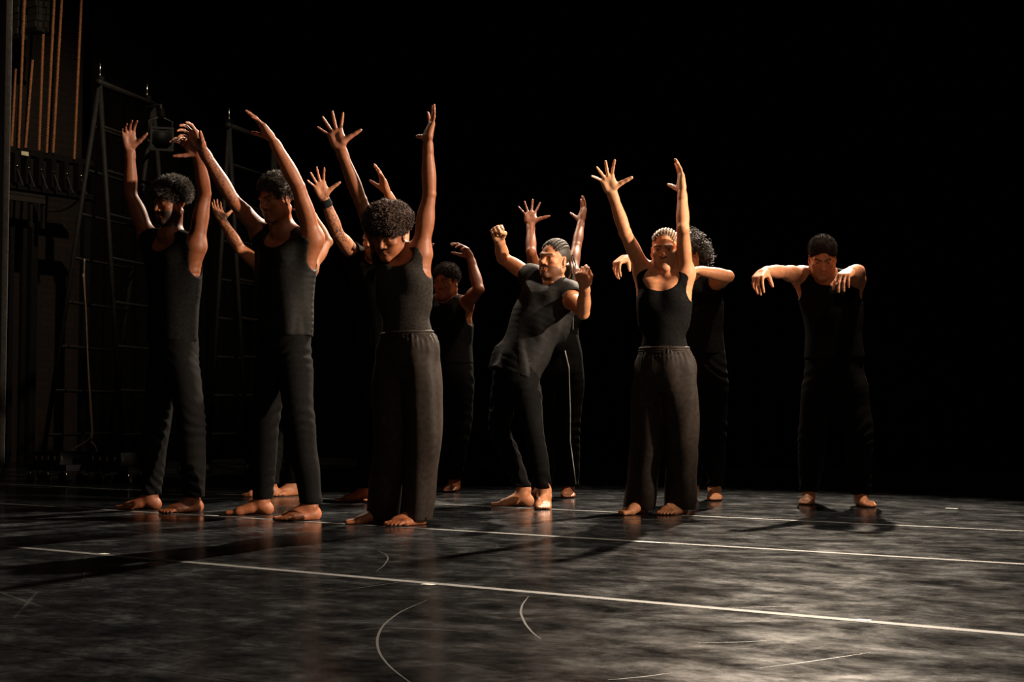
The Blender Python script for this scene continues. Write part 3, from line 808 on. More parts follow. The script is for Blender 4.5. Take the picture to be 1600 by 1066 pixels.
# --- low dolly with chrome fittings at the ladder foot
def dolly(px, py, w, d, label):
    c = ground(px, py); c[2] = 0
    r_ = empty('equipment_dolly', tuple(c)); tag(r_, label, 'dolly')
    MB().box(c + UP * .125, (w, d, .05), AX).build('deck', M['blacksteel'], r_, False, c)
    MB().box(c + UP * .20 - SX * w * .1, (w * .7, d * .8, .10), AX).build('case', M['blacksteel'], r_, False, c)
    for sx in (-.46, 0, .46):
        for sy in (-.45, .45):
            q = c + SX * w * sx + SN * d * sy
            k_ = MB().tube([q + UP * .10, q + UP * .045], .009, 8).build('caster_stem', M['chrome'], r_, True, c)
            MB().lathe(q + UP * .035 - SN * .01, SN, [(0, .008), (0, .035), (.022, .035), (.022, .008)], 14).build('wheel', M['blacksteel'], k_, True, c)
    for k in range(5):
        q = c + SX * w * (-.35 + .16 * k) - SN * (d * .405) + UP * .2
        MB().box(q, (.018, .012, .035), AX).build('latch', M['chrome'], r_, False, c)
dolly(100, 754, .50, .34, 'low equipment dolly with chrome latches left of the cable')
dolly(192, 756, .55, .34, 'low equipment dolly with chrome latches right of the cable')
# ------------------------------------------------------------------ figures
DARK = (0.185, 0.054, 0.020); BROWN = (0.270, 0.086, 0.035); MID = (0.370, 0.138, 0.062); TAN = (0.550, 0.225, 0.106)

def make_person(sp):
    Y = sp['Y']; bb = sp.get('build', 1.0); ab = sp.get('arm', 1.0); male = sp.get('male', True)
    h = sp.get('h', 0.0042)
    cyaw, pyaw = sp['yaw'], sp['pyaw']
    FC, LC, UZ = frame(cyaw); FP, LP, _ = frame(pyaw)
    P = at(*sp['pelvis'], Y + sp.get('dp', 0)); C = at(*sp['chest'], Y + sp.get('dc', 0))
    NB = at(*sp['neck'], Y + sp.get('dn', 0))
    S = {}; E = {}; W = {}; T = {}
    for sd, s in (('R', -1), ('L', 1)):
        a = sp['arms'][sd]
        S[sd] = at(a['s'][0], a['s'][1], NB[1] + s * 0.16 * bb * math.sin(R(cyaw)) + a.get('ds', 0))
        E[sd] = reach(S[sd], a['e'][0], a['e'][1], a.get('lu', 0.285 * sp.get('len', 1)), a['e'][2])
        W[sd] = reach(E[sd], a['w'][0], a['w'][1], a.get('lf', 0.255 * sp.get('len', 1)), a['w'][2])
        T[sd] = reach(W[sd], a['t'][0], a['t'][1], 0.17, a['t'][2])
    hp = sp['head']
    HF, HL, HU = frame(hp[3], hp[4], hp[5])
    H = Head(at(hp[0], hp[1], Y + hp[2]), HF, HL, HU, sp.get('hs', 1.0))
    heel = {}; ank = {}; hip = {}; knee = {}
    for sd, s in (('R', -1), ('L', 1)):
        hx, hy, fy = sp['feet'][sd]
        heel[sd] = ground(hx, hy)
        ff = frame(fy)[0]
        ank[sd] = heel[sd] + ff * 0.055 + UZ * 0.10
        hip[sd] = P + LP * s * 0.088 * bb
        k = at(*sp['knees'][sd], 1.0)
        mid = lerp(hip[sd], ank[sd], 0.5)
        knee[sd] = at(*sp['knees'][sd], mid[1] + FP[1] * sp.get('kf', 0.03))
    base = (heel['R'] + heel['L']) / 2; base[2] = 0
    # sculpting grid: fine at head, arms and feet, coarser where cloth covers the body
    pts = np.array([P, C, NB, H.C, *S.values(), *E.values(), *W.values(), *[w + (t - w) * 1.15 for w, t in zip(W.values(), T.values())], *heel.values(), *knee.values()])
    ftips = np.array([heel[s_] + frame(sp['feet'][s_][2])[0] * 0.27 for s_ in 'RL'])
    lo = np.minimum(pts.min(0) - 0.16, ftips.min(0) - 0.05); hi = np.maximum(pts.max(0) + 0.16, ftips.max(0) + 0.05); lo[2] = -0.012
    lo[0] = min(lo[0], P[0] - 0.22); hi[0] = max(hi[0], P[0] + 0.22)
    zc = C[2] - 0.06
    zs = np.concatenate([np.arange(lo[2], 0.13, h), np.arange(0.13, zc, h * 3.5), np.arange(zc, hi[2], h)])
    G = Field(np.arange(lo[0], hi[0], h), np.arange(lo[1], hi[1], h), zs)
    # torso
    dn = np.array([0, 0, -1.0])
    secs = [(P + dn * 0.06, LP, .138, .092), (P - dn * 0.03, LP, .146, .098), (lerp(P, C, 0.52), unit(LP + LC), .128, .092),
            (C, LC, .150, .112), (lerp(C, NB, 0.62), LC, .128, .088)]
    if not male: secs = [(a, b, w * (1.05 if i < 2 else 0.93), d) for i, (a, b, w, d) in enumerate(secs)]
    secs = [(a, b, w * bb, d * bb) for a, b, w, d in secs]
    def torso(Fd, secs, k=0.04, end=0.03):
        Fd.chain(secs, k=k, end=end)
    torso(G, secs)
    hb = H.p(0, -.018, -.060)
    G.cap(NB - UZ * 0.02, hb, .056 * (bb if male else 0.84), .052 * (1 if male else 0.84), 0.03)
    for s in (-1, 1):   # neck muscles to the collar bones
        G.cap(H.p(s * .055, -.03, -.05), NB + FC * 0.055 * bb + LC * s * 0.02, .016, .014, 0.02)
    info = []
    for sd, s in (('R', -1), ('L', 1)):
        G.cap(NB + UZ * 0.005, S[sd], .046 * bb, .048 * bb, 0.05)
        G.cap(lerp(C, NB, .45) + FC * .062 * bb + LC * s * .05, S[sd] + FC * 0.01, .042 * bb, .036 * bb, 0.05)     # chest muscle
        G.cap(C - UZ * .10 + LC * s * .105 * bb, S[sd] - UZ * .03, .036 * bb, .046 * bb, 0.05)      # back muscle
        if not male: G.ell(lerp(C, NB, .08) + FC * .068 * bb + LC * s * .062, (LC, FC, UZ), (.058, .042, .055), 0.04)
        ua = unit(E[sd] - S[sd]); fa = unit(W[sd] - E[sd])
        U_, W_ = (lambda t: lerp(S[sd], E[sd], t)), (lambda t: lerp(E[sd], W[sd], t))
        av = unit(np.cross(ua, [0.3, 1, 0.2]))
        prof = [(U_(0), .053), (U_(.3), .047), (U_(.7), .042), (U_(.97), .0365)]
        G.chain([(c_, av, r_ * ab, r_ * ab) for c_, r_ in prof], k=0.035, n=3, end=.03)
        prof = [(W_(0.0), .036), (W_(.14), .0385), (W_(.30), .0405), (W_(.6), .034), (W_(.88), .0265)]
        G.chain([(c_, av, r_ * ab, r_ * ab) for c_, r_ in prof], k=0.012, n=3, end=.025)
        side_v = unit(np.cross(ua, fa) + 1e-4); bi = unit(np.cross(side_v, ua))
        if sp.get('muscle', 1): 
            G.ell(lerp(S[sd], E[sd], .58) + bi * .016 * ab, (ua, bi, np.cross(ua, bi)), np.array([.075, .032, .034]) * ab, 0.02)
            G.ell(lerp(S[sd], E[sd], .50) - bi * .018 * ab, (ua, bi, np.cross(ua, bi)), np.array([.080, .030, .034]) * ab, 0.02)
        if ua @ fa < 0.8: G.ell(E[sd] + unit(ua - fa) * 0.012 * ab, (ua, bi, np.cross(ua, bi)), np.array([.028, .028, .028]) * ab, 0.02)
        nrm = np.array(sp['arms'][sd].get('n', (0, -1, 0)), float)
        dd = unit(T[sd] - W[sd]); nn = unit(nrm - dd * (nrm @ dd)); tt = np.cross(dd, nn)
        G.sec(W[sd] - fa * 0.05, W[sd] + dd * 0.02, tt, tt, .028 * ab, .030, .022 * ab, .018, k=0.02, end=0.015)
        hand(G, W[sd], dd, nrm, sd, sp['arms'][sd]['hand'], sp.get('hand', 1.0), info)
        # legs
        hj = hip[sd] - UZ * 0.05; cf = lerp(knee[sd], ank[sd], .45); rz = sp['trousers']['r']
        bl = [(lerp(hip[sd], P, .25), .058), (lerp(hj, knee[sd], .18), .070), (lerp(hj, knee[sd], .5), .064), (knee[sd], .048), (cf, .048), (ank[sd], .034)]
        lim = [rz[1] * .7, rz[1] - .012, (rz[1] * .55 + rz[2] * .45) - .012, rz[2] - .012, rz[3] - .010, .034 / bb]
        G.chain([(c_, LP, min(r_, l_) * bb, min(r_, l_) * bb) for (c_, r_), l_ in zip(bl, lim)], k=0.02, n=4, end=.03)
        foot(G, heel[sd], sp['feet'][sd][2], sd, .035)
    G.halfspace((0, 0, 0.0008), (0, 0, -1))
    head(G, H, male, sp.get('closed', False))
    V, Q = G.mesh(); del G
    V = relax(V, Q, 1, 0.35)
    # pigment
    nv = vnormals(V, Q)
    col = np.tile(np.array(sp['skin'])[None], (len(V), 1))
    palm = np.minimum(np.array(sp['skin']) * 1.22 + 0.03, 0.6)
    for w, d, n, sc in info:
        q = V - w; al = q @ d
        inh = (np.linalg.norm(q, axis=1) < .23) & (al > -0.01)
        f = np.clip((nv @ n) * 1.6 + 0.1, 0, 1) * inh * np.clip((al + 0.01) / 0.02, 0, 1)
        col = col * (1 - f[:, None]) + palm[None] * f[:, None]
    q = H.loc(V)
    near = np.linalg.norm(q, axis=1) < 0.17
    def paint(mask, c, f=1.0):
        mk = (mask * near * f)[:, None]
        col[:] = col * (1 - mk) + np.array(c)[None] * mk
    hc = np.array(sp.get('browcol', (0.012, 0.008, 0.006)))
    for s in (-1, 1):
        br = np.minimum(seg_dist(q, (s * .012, .094, .017), (s * .034, .088, .024)), seg_dist(q, (s * .034, .088, .024), (s * .050, .070, .018)))
        paint(np.clip((.0078 - br) / .003, 0, 1) * (q[:, 1] > .05), hc, 0.85)
        lid = np.linalg.norm((q - np.array((s * .031, .088, .0045))) / np.array((.016, .012, .0045)), axis=1)
        paint(np.clip((1.15 - lid) * 3, 0, 1), hc, 0.55)
    lip = np.minimum(seg_dist(q, (-.022, .083, -.0665), (.022, .083, -.0665)), seg_dist(q, (-.017, .086, -.0750), (.017, .086, -.0750)))
    paint(np.clip((.0074 - lip) / .0025, 0, 1), np.array(sp['skin']) * np.array((0.9, 0.62, 0.62)), 0.7)
    if sp.get('beard', 0):
        line = -.040 - 0.25 * np.maximum(0.05 - q[:, 1], 0)
        bm = np.clip((line - q[:, 2]) / .010, 0, 1) * (q[:, 2] > -.135) * (q[:, 1] > -.01)
        bm *= np.clip((lip - .0068) / .003, 0, 1) * (np.abs(q[:, 0]) < .075)
        paint(np.clip(bm, 0, 1), hc, sp['beard'])
    for (pa, pb, rr) in sp.get('tattoo', []):     # inked patches on a forearm, given along the arm
        Aw, Bw = {'RU': (S['R'], E['R']), 'RF': (E['R'], W['R']), 'LU': (S['L'], E['L']), 'LF': (E['L'], W['L'])}[pa]
        d = seg_dist(V, lerp(Aw, Bw, pb[0]), lerp(Aw, Bw, pb[1]))
        pat = np.sin(V[:, 0] * 190 + 2 * np.sin(V[:, 2] * 130)) * np.sin(V[:, 2] * 170 + 2 * np.sin(V[:, 1] * 150))
        f = ((d < 0.06) * (pat > rr) * 0.6)[:, None]
        col[:] = col * (1 - f) + np.array((0.03, 0.02, 0.02))[None] * f
    me = mesh_np('person', V - base, Q)
    set_pigment(me, col)
    root = link('person', me, M['skin'])
    root.location = base
    tag(root, sp['label'], 'person')
    # eyes
    if not sp.get('closed', False):
        for s in (-1, 1):
            c = H.p(s * .031, .0735, -.002); r = .0122 * H.sc
            vv, qq = [], []
            nu, nvv = 16, 9
            for i in range(nvv + 1):
                for j in range(nu):
                    a, b = math.pi * i / nvv, 2 * math.pi * j / nu
                    vv.append(HF * math.cos(a) + (HL * math.cos(b) + HU * math.sin(b)) * math.sin(a))
            for i in range(nvv):
                for j in range(nu):
                    qq.append((i * nu + j, (i + 1) * nu + j, (i + 1) * nu + (j + 1) % nu, i * nu + (j + 1) % nu))
            vv = np.array(vv); ey = mesh_np('eye', c + vv * r - base, np.array(qq))
            fr = vv @ HF
            set_pigment(ey, np.where((fr > 0.80)[:, None], np.array([[0.02, 0.01, 0.006]]), np.array([[0.30, 0.26, 0.23]])))
            link('eye', ey, M['eye'], root)
    # ---------------- trousers
    tr = sp['trousers']; hc_ = tr.get('h', 0.0085); rz = tr['r']        # r: hip width, thigh, knee, calf, hem radii
    p2 = np.array([P, *hip.values(), *knee.values(), *ank.values()])
    l2 = p2.min(0) - 0.22; h2 = p2.max(0) + 0.22; l2[2] = tr['hem'] - 0.03; h2[2] = P[2] + 0.2
    G = Field(np.arange(l2[0], h2[0], hc_), np.arange(l2[1], h2[1], hc_), np.arange(l2[2], h2[2], hc_))
    wz = tr.get('waist', 0.19)
    ws = secs[1]
    wc = lerp(P, C, 0.10) * 0 + P + (C - P) / (C[2] - P[2]) * wz
    hw = rz[0] * bb
    psec = [(wc, unit(LP + LC * .3), .138 * bb * tr.get('ww', 1), .106 * bb * tr.get('ww', 1)), (P + UZ * 0.05, LP, hw * .98, .122 * bb), (P - UZ * 0.04, LP, hw * .96, .120 * bb), (P - UZ * 0.10, LP, hw * .80, .105 * bb)]
    torso(G, psec, 0.03, 0.03)
    for sd in 'RL':
        hj = hip[sd] - UZ * 0.05
        cf = lerp(knee[sd], ank[sd], .45)
        low = ank[sd] + (ank[sd] - knee[sd]) * 0.25
        hx_ = lerp(hip[sd], P, .30)
        lg = [(hx_ + UZ * .06, rz[1] * .60 * bb), (lerp(hip[sd], P, .12) - UZ * .03, rz[1] * .92 * bb), (lerp(hj, knee[sd], .18), rz[1] * .98 * bb), (lerp(hj, knee[sd], .5), (rz[1] * .55 + rz[2] * .45) * bb), (knee[sd], rz[2] * bb), (cf, rz[3] * bb), (ank[sd], rz[4]), (low, rz[4] * tr.get('flare', 1.0))]
        G.chain([(c_, LP, r_, r_ * 1.04) for c_, r_ in lg], k=0.016, n=4, end=.05)
    X = G.ax[0][:, None, None]; Yv = G.ax[1][None, :, None]; Z = G.ax[2][None, None, :]
    seed = sp['seed']
    kz = (knee['R'][2] + knee['L'][2]) / 2
    if tr['kind'] == 'wide':
        wv = waves((X, Yv, Z * 0.22), seed, 8, 30, 70) * 0.0045 + waves((X, Yv, Z), seed + 3, 7, 14, 34) * 0.004
        wst = np.exp(-((Z - wc[2] + 0.01) / 0.06) ** 2)
        wv = wv + np.sin(np.arctan2(X - P[0], Yv - P[1]) * 34) * 0.0045 * wst
    else:
        dia = Z + 0.5 * (X - P[0]) * np.sin(seed * 2.1) + 0.3 * (Yv - P[1])
        lowf = waves((X, Yv, Z), seed + 1, 6, 9, 26)
        ring = np.sin(dia * 105 + 3.4 * lowf) * np.clip(0.5 + 0.55 * waves((X, Yv, Z), seed + 5, 6, 10, 30), 0, 1.3)
        mk = 1.0 * np.exp(-((Z - kz) / 0.11) ** 2) + 1.0 * np.exp(-((Z - tr['hem'] - 0.04) / 0.13) ** 2) + 0.5 * np.exp(-((Z - P[2] + 0.06) / 0.06) ** 2) + 0.2
        wv = ring * mk * tr.get('fold', 0.0045) + waves((X, Yv, Z), seed + 3, 7, 14, 34) * 0.0035
    G.d = (G.d + wv).astype(np.float32)
    G.halfspace((0, 0, tr['hem']), (0, 0, -1))
    G.halfspace(wc + UZ * 0.0, UZ + (C - P) * 0.2 + FP * -0.15)
    for sd in 'RL':
        G.ccap(ank[sd] + UZ * (tr['hem'] - 0.06), ank[sd] * np.array([1, 1, 0]) + UZ * (tr['hem'] - 0.06), rz[4] * 0.70, rz[4] * 0.70, 0.004)
    for rp in tr.get('rips', []):
        c = at(rp[0], rp[1], rp[2]); G.cell(c, np.eye(3), (rp[3], 0.04, rp[4]), 0.003)
    V, Q = G.mesh(); del G
    tro = link('trousers', mesh_np('trousers', V - base, Q), M[tr['mat']], root)
    # waistband and piping as sub-parts
    if tr['kind'] == 'wide':
        ring_p = []
        sv = unit(LP + LC * .3); upv = unit(C - P); sv = unit(sv - upv * (sv @ upv)); fv = np.cross(sv, upv)
        for k in range(33):
            w = 2 * math.pi * k / 32
            rr = 1.0 + 0.012 * math.sin(k * 5.1)
            ring_p.append(wc - upv * 0.015 + sv * math.cos(w) * .143 * bb * tr.get('ww', 1) * rr + fv * math.sin(w) * .109 * bb * tr.get('ww', 1) * rr)
        mb = MB()
        for dz in (-.012, 0, .012): mb.tube([q_ + upv * dz for q_ in ring_p], 0.0095, 6, False)
        mb.build('waistband', M[tr['mat']], tro, True, base)
    if 'piping' in tr:
        pl = [at(a, b, Yp) for a, b, Yp in tr['piping']]
        MB().tube(pl, 0.0035, 6).build('piping', M['piping'], tro, True, base)
    # ---------------- top
    tp = sp['top']; ht = tp.get('h', 0.0074); off = tp.get('off', 0.008); ease = tp.get('ease', 0.0)
    hem = tp.get('hem', 0.0)
    hc0 = at(*tp['hempx'], P[1] + tp.get('hd', 0)) if 'hempx' in tp else P + UZ * hem
    hw_, hd_ = tp.get('hw', .150), tp.get('hdep', .112)
    tsec = [(hc0, LP, hw_ * bb, hd_ * bb),
            (lerp(P, C, 0.52) + (hc0 - P) * 0.3 * (1 if 'hempx' in tp else 0), unit(LP + LC), lerp(secs[2][2], secs[3][2], ease) + off + ease * .012, lerp(secs[2][3], secs[3][3], ease) + off + ease * .01),
            (C, LC, secs[3][2] + off + ease * .008, secs[3][3] + off), (secs[4][0], LC, secs[4][2] + off, secs[4][3] + off)]
    pt = np.array([hc0, C, NB, *S.values()] + [lerp(S[s_], E[s_], .4) for s_ in 'RL'])
    l2 = pt.min(0) - 0.21; h2 = pt.max(0) + 0.14; l2[2] = hc0[2] - 0.05
    l2[:2] -= 0.03; h2[:2] += 0.06
    G = Field(np.arange(l2[0], h2[0], ht), np.arange(l2[1], h2[1], ht), np.arange(l2[2], h2[2], ht))
    torso(G, tsec, 0.04, 0.03)
    for sd, s in (('R', -1), ('L', 1)):
        G.cap(NB + UZ * 0.002, S[sd], .046 * bb + off, .048 * bb + off, 0.05)
        G.cap(lerp(C, NB, .45) + FC * .062 * bb + LC * s * .05, S[sd] + FC * 0.01, .042 * bb + off, .036 * bb + off, 0.05)
        G.cap(C - UZ * .10 + LC * s * .105 * bb, S[sd] - UZ * .03, .036 * bb + off, .046 * bb + off, 0.05)
        if not male: G.ell(lerp(C, NB, .08) + FC * .068 * bb + LC * s * .062, (LC, FC, UZ), np.array((.058, .042, .055)) + off, 0.04)
        if tp['kind'] == 'tee': G.cap(S[sd], lerp(S[sd], E[sd], tp.get('slv', .38)), .060 * ab + off, .056 * ab + off, 0.04)
    X = G.ax[0][:, None, None]; Yv = G.ax[1][None, :, None]; Z = G.ax[2][None, None, :]
    low = np.clip((C[2] + 0.05 - Z) / max(C[2] - hc0[2], .1), 0.1, 1)
    fa_ = tp.get('fold', 0.004)
    wv = waves((X, Yv, Z * 0.25 + (X - P[0]) * tp.get('slant', 0)), seed + 7, 8, 28, 60) * fa_ * 1.3 * low + waves((X, Yv, Z), seed + 9, 7, 14, 32) * fa_ * 0.55
    G.d = (G.d + np.minimum(wv, tp.get('inw', off * .45))).astype(np.float32)
    G.halfspace(hc0, -(unit(C - P) + FC * tp.get('tilt', 0.0)))
    nr = tp.get('neck', .068)
    ndir = unit(hb - NB)
    G.ccap(NB + ndir * 0.0 + FC * tp.get('nf', .012), NB + ndir * .16, nr, nr * 1.05, 0.008)
    if tp.get('scoop', 0):
        G.cell(NB + FC * .10 * bb - UZ * (tp['scoop'] * .35), (LC, FC, UZ), (tp.get('sw', .085), .10, tp['scoop']), 0.006)
    if tp['kind'] == 'tank':
        for sd, s in (('R', -1), ('L', 1)):
            ua = unit(E[sd] - S[sd])
            o_ = LC * s
            ah = tp.get('arm', .064)
            G.ccap(S[sd] + o_ * .028 - UZ * tp.get('drop', .10), S[sd] + o_ * .030 + UZ * 0.0, ah * .80, ah, 0.008)
            G.ccap(S[sd] + o_ * .030, S[sd] + o_ * .02 + ua * .26, ah, ah * 1.2, 0.008)
    else:
        for sd in 'RL':
            a_ = lerp(S[sd], E[sd], tp.get('slv', .38)); ua = unit(E[sd] - S[sd])
            G.ccap(a_ + ua * .045, a_ + ua * .18, .055 * ab + off, .075 * ab, 0.004)
            G.ccap(a_ + ua * .02, a_ + ua * .18, .048 * ab + off * .6, .05 * ab, 0.004)
    # hollow hem
    V, Q = G.mesh(); del G
    link('top', mesh_np('top', V - base, Q), M[tp['mat']], root)
    # ---------------- hair
    rs = np.random.RandomState(seed)
    for hs in sp.get('hair', []):
        build_hair(hs, H, base, root, rs)
    if sp.get('band'):
        sd = sp['band']; fa = unit(W[sd] - E[sd])
        MB().lathe(W[sd] - fa * .062, fa, [(0, .020), (.000, .0345), (.012, .0365), (.034, .0350), (.046, .0325), (.046, .020)], 18).build('wristband', M['band'], root, True, base)
    if sp.get('earring'):
        s = sp['earring']; MB().lathe(H.p(s * .082, .002, -.044), H.U, [(-.004, .001), (-.002, .0038), (.002, .0038), (.004, .001)], 8).build('earring', M['silver'], root, True, base)
    return root

def hair_blob(H, ells, carves, step=0.006, amp=0.003, seed=1, freq=(90, 220)):
    lo = H.C - 0.24; hi = H.C + 0.24
    G = Field(*[np.arange(lo[i], hi[i], step) for i in range(3)])
    for c, r in ells: G.ell(H.p(*c), H.A(), np.array(r) * H.sc, 0.02)
    for c, r in carves: G.cell(H.p(*c), H.A(), np.array(r) * H.sc, 0.006)
    X = G.ax[0][:, None, None]; Y = G.ax[1][None, :, None]; Z = G.ax[2][None, None, :]
    G.d = (G.d + waves((X, Y, Z), seed, 10, *freq) * amp).astype(np.float32)
    return G.mesh()

FACE_CUT = [((0, .122, -.012), (.070, .078, .088)), ((0, .06, -.11), (.12, .12, .085)), ((.078, .005, -.022), (.02, .03, .04)), ((-.078, .005, -.022), (.02, .03, .04))]
def build_hair(hs, H, base, root, rs):
    kind = hs['kind']; mat = M[hs.get('mat', 'hair')]
    if kind in ('afro', 'short', 'curly'):
        ells = hs['ells']; cuts = hs.get('cuts', FACE_CUT)
        V, Q = hair_blob(H, ells, cuts, hs.get('step', .0055), hs.get('amp', .003), hs.get('seed', 3))
        if hs.get('strands', 0):
            nv = vnormals(V, Q); q = H.loc(V)
            up = np.where(q[:, 2] > hs.get('zmin', .0), 1.0, 0.0) * (nv @ H.F * 0 + 1)
            area = up / up.sum()
            n = hs['strands']; ids = rs.choice(len(V), n, p=area)
            Mp = hs.get('seg', 5); t = np.linspace(0, 1, Mp)
            ln = hs.get('len', .022) * rs.uniform(.5, 1.25, n); d = nv[ids] + rs.normal(size=(n, 3)) * hs.get('mess', .25)
            d /= np.linalg.norm(d, axis=1, keepdims=True)
            s1 = np.cross(d, rs.normal(size=(n, 3))); s1 /= np.linalg.norm(s1, axis=1, keepdims=True); s2 = np.cross(d, s1)
            w = 2 * math.pi * hs.get('turns', 1.1) * t; cr = hs.get('curl', .0045)
            paths = V[ids][:, None] + d[:, None] * (ln[:, None] * t)[..., None] + (s1[:, None] * (np.sin(w) * cr * np.minimum(t * 3, 1))[None, :, None] + s2[:, None] * ((np.cos(w) - 1) * cr)[None, :, None])
            V2, Q2 = tubes_mesh(paths, hs.get('rad', .0013) * np.linspace(1.15, .55, Mp), 3)
            Q = np.concatenate([Q, Q2 + len(V)]); V = np.concatenate([V, V2])
        o = link('hair', mesh_np('hair', V - base, Q), mat, root)
    elif kind == 'braids':           # rows of braids combed back over the scalp
        V, Q = hair_blob(H, [((0, -.016, .034), (.0775, .096, .0835))], hs.get('cuts', FACE_CUT), .006, .0006, 3)
        cap_o = link('hair', mesh_np('hair', V - base, Q), mat, root)
        nr = hs.get('n', 9)
        for i in range(nr):
            a = lerp(-1.25, 1.25, i / (nr - 1))
            pts = []; ph0 = hs.get('front', 0.62) - 0.34 * abs(a) ** 1.4
            for j in range(20):
                ph = ph0 + (2.5 - ph0) * j / 19
                th = a * (1 - 0.35 * j / 19)
                x = .0785 * math.sin(th) * math.sin(min(ph + .12, 2.6)) ** .6; 
                y = -.016 + .0985 * math.cos(ph) * math.cos(th * .55) ; z = .034 + .0865 * math.sin(ph) * math.cos(th)
                if ph > 1.9: z -= (ph - 1.9) * .04
                pts.append(H.p(x, y, z))
            pts = np.array(pts)
            tt = np.linspace(0, 1, 60); P60 = np.stack([np.interp(tt, np.linspace(0, 1, 20), pts[:, k]) for k in range(3)], 1)
            rr = .0062 * (1 + .28 * np.abs(np.sin(tt * 30))) * np.minimum(1, .25 + tt * 7)
            Vb, Qb = tubes_mesh(P60[None], rr[None], 7)
            link('braid', mesh_np('braid', Vb - base, Qb), mat, cap_o)
        for pth in hs.get('hang', []):
            p = np.array([at(*q) for q in pth]); tt = np.linspace(0, 1, 70)
            P70 = np.stack([np.interp(tt, np.linspace(0, 1, len(p)), p[:, k]) for k in range(3)], 1)
            P70 = relax_line(P70, 6)
            rr = hs.get('hr', .0042) * (1 + .25 * np.abs(np.sin(tt * 60)))
            Vb, Qb = tubes_mesh(P70[None], rr[None], 6)
            link('braid', mesh_np('braid', Vb - base, Qb), mat, cap_o)
# ------------------------------------------------------------------ the dancers of the photograph
JEANS = dict(kind='jeans', mat='denim', r=(.168, .092, .074, .066, .056), hem=0.085)
def J(**k): d = dict(JEANS); d.update(k); return d
AFRO = lambda ells, n=2600, **k: dict(kind='afro', ells=ells, strands=n, **k)
SHORT = dict(kind='short', mat='hair_short', ells=[((0, -.016, .037), (.081, .101, .088))], amp=.0012, strands=900, len=.006, turns=.6, curl=.002)
BACK = 0.0075
people = []
people.append(dict(seed=1, Y=8.50, yaw=-32, pyaw=-48, skin=DARK, h=.0050, build=1.03, len=1.0,
    label='leftmost dancer, bearded with a short afro, black vest and jeans, arms raised',
    pelvis=(272, 548), chest=(272, 432), neck=(268, 370), head=(266, 318, -.03, -42, 8, 0),
    arms=dict(R=dict(s=(232, 372), e=(204, 303, 1), w=(203, 232, -1), t=(198, 182, 1), hand='claw', n=(.5, -1, 0)),
              L=dict(s=(306, 383), e=(320, 302, -1), w=(309, 240, -1), t=(276, 205, -1), hand='claw', n=(-.3, -.8, -.5))),
    feet=dict(R=(251, 796, -86), L=(316, 800, -50)), knees=dict(R=(243, 668), L=(299, 668)),
    trousers=J(fold=.005), top=dict(kind='tank', mat='cotton', ease=.8, hempx=(270, 534), hw=.168, hdep=.125, scoop=.07, arm=.070, drop=.13),
    hair=[AFRO([((0, -.022, .060), (.098, .108, .088))], 4600, rad=.0011, len=.026, zmin=.01)], beard=.9))
people.append(dict(seed=2, Y=7.90, yaw=-30, pyaw=-45, skin=BROWN, h=.0047, build=1.02, len=1.02,
    label='tall dancer second from left in loose black vest, both arms sweeping up leftward',
    pelvis=(443, 540), chest=(444, 428), neck=(446, 366), head=(432, 312, -.05, -38, 12, 0),
    arms=dict(R=dict(s=(409, 362), e=(363, 312, -1), w=(315, 232, 1), t=(283, 182, -1), hand='claw', n=(-.4, -.8, -.3)),
              L=dict(s=(489, 372), e=(466, 292, -1), w=(425, 216, 1), t=(392, 172, 1), hand='flat', n=(-.9, -.3, -.3))),
    feet=dict(R=(426, 804, -82), L=(500, 812, -56)), knees=dict(R=(413, 670), L=(470, 668)),
    trousers=J(mat='denim'), top=dict(kind='tank', mat='drape', ease=.9, hempx=(446, 526), hw=.165, hdep=.125, scoop=.06, arm=.070, drop=.12, fold=.006),
    hair=[AFRO([((0, -.022, .056), (.094, .104, .086))], 3600, rad=.0011, len=.018)], beard=.25, tattoo=[('RF', (.1, .9), .2)]))
people.append(dict(seed=3, Y=9.80, yaw=-25, pyaw=-40, skin=MID, h=.0075, build=1.0,
    label='dancer hidden behind the second dancer from left, only forearms and bare feet showing',
    pelvis=(445, 570), chest=(446, 470), neck=(446, 415), head=(444, 378, -.03, -20, 10, 0),
    arms=dict(R=dict(s=(412, 420), e=(374, 388, -1), w=(346, 343, 1), t=(336, 318, 1), hand='flat', n=(.6, -.8, 0)),
              L=dict(s=(483, 418), e=(511, 378, 1), w=(484, 330, 1), t=(470, 300, 1), hand='flat', n=(-.6, -.8, 0))),
    feet=dict(R=(436, 776, -78), L=(467, 774, -38)), knees=dict(R=(430, 672), L=(460, 672)),
    trousers=J(), top=dict(kind='tank', mat='cotton', ease=.7, hempx=(446, 552), hw=.165, hdep=.125),
    hair=[SHORT], tattoo=[('RF', (.1, .9), .3)]))
people.append(dict(seed=4, Y=9.23, yaw=-25, pyaw=-50, skin=MID, h=.0065, build=1.0,
    label='dancer with tattooed forearm and black wristband, mostly hidden behind the bowed woman',
    pelvis=(598, 562), chest=(592, 452), neck=(590, 402), head=(589, 374, -.04, -30, 8, 0),
    arms=dict(R=dict(s=(557, 402), e=(528, 366, -1), w=(506, 308, -1), t=(492, 268, -1), hand='open', n=(.25, -1, 0)),
              L=dict(s=(622, 402), e=(632, 350, 1), w=(604, 300, -1), t=(592, 260, -1), hand='flat', n=(-.85, -.5, 0))),
    feet=dict(R=(587, 784, -82), L=(628, 785, -60)), knees=dict(R=(577, 675), L=(620, 675)),
    trousers=J(), top=dict(kind='tee', mat='cotton', ease=.8, hempx=(596, 545), hw=.17, hdep=.13, slv=.30),
    hair=[SHORT], tattoo=[('RF', (.0, .9), .15), ('RU', (.4, 1), .2)], beard=.4, band='R'))
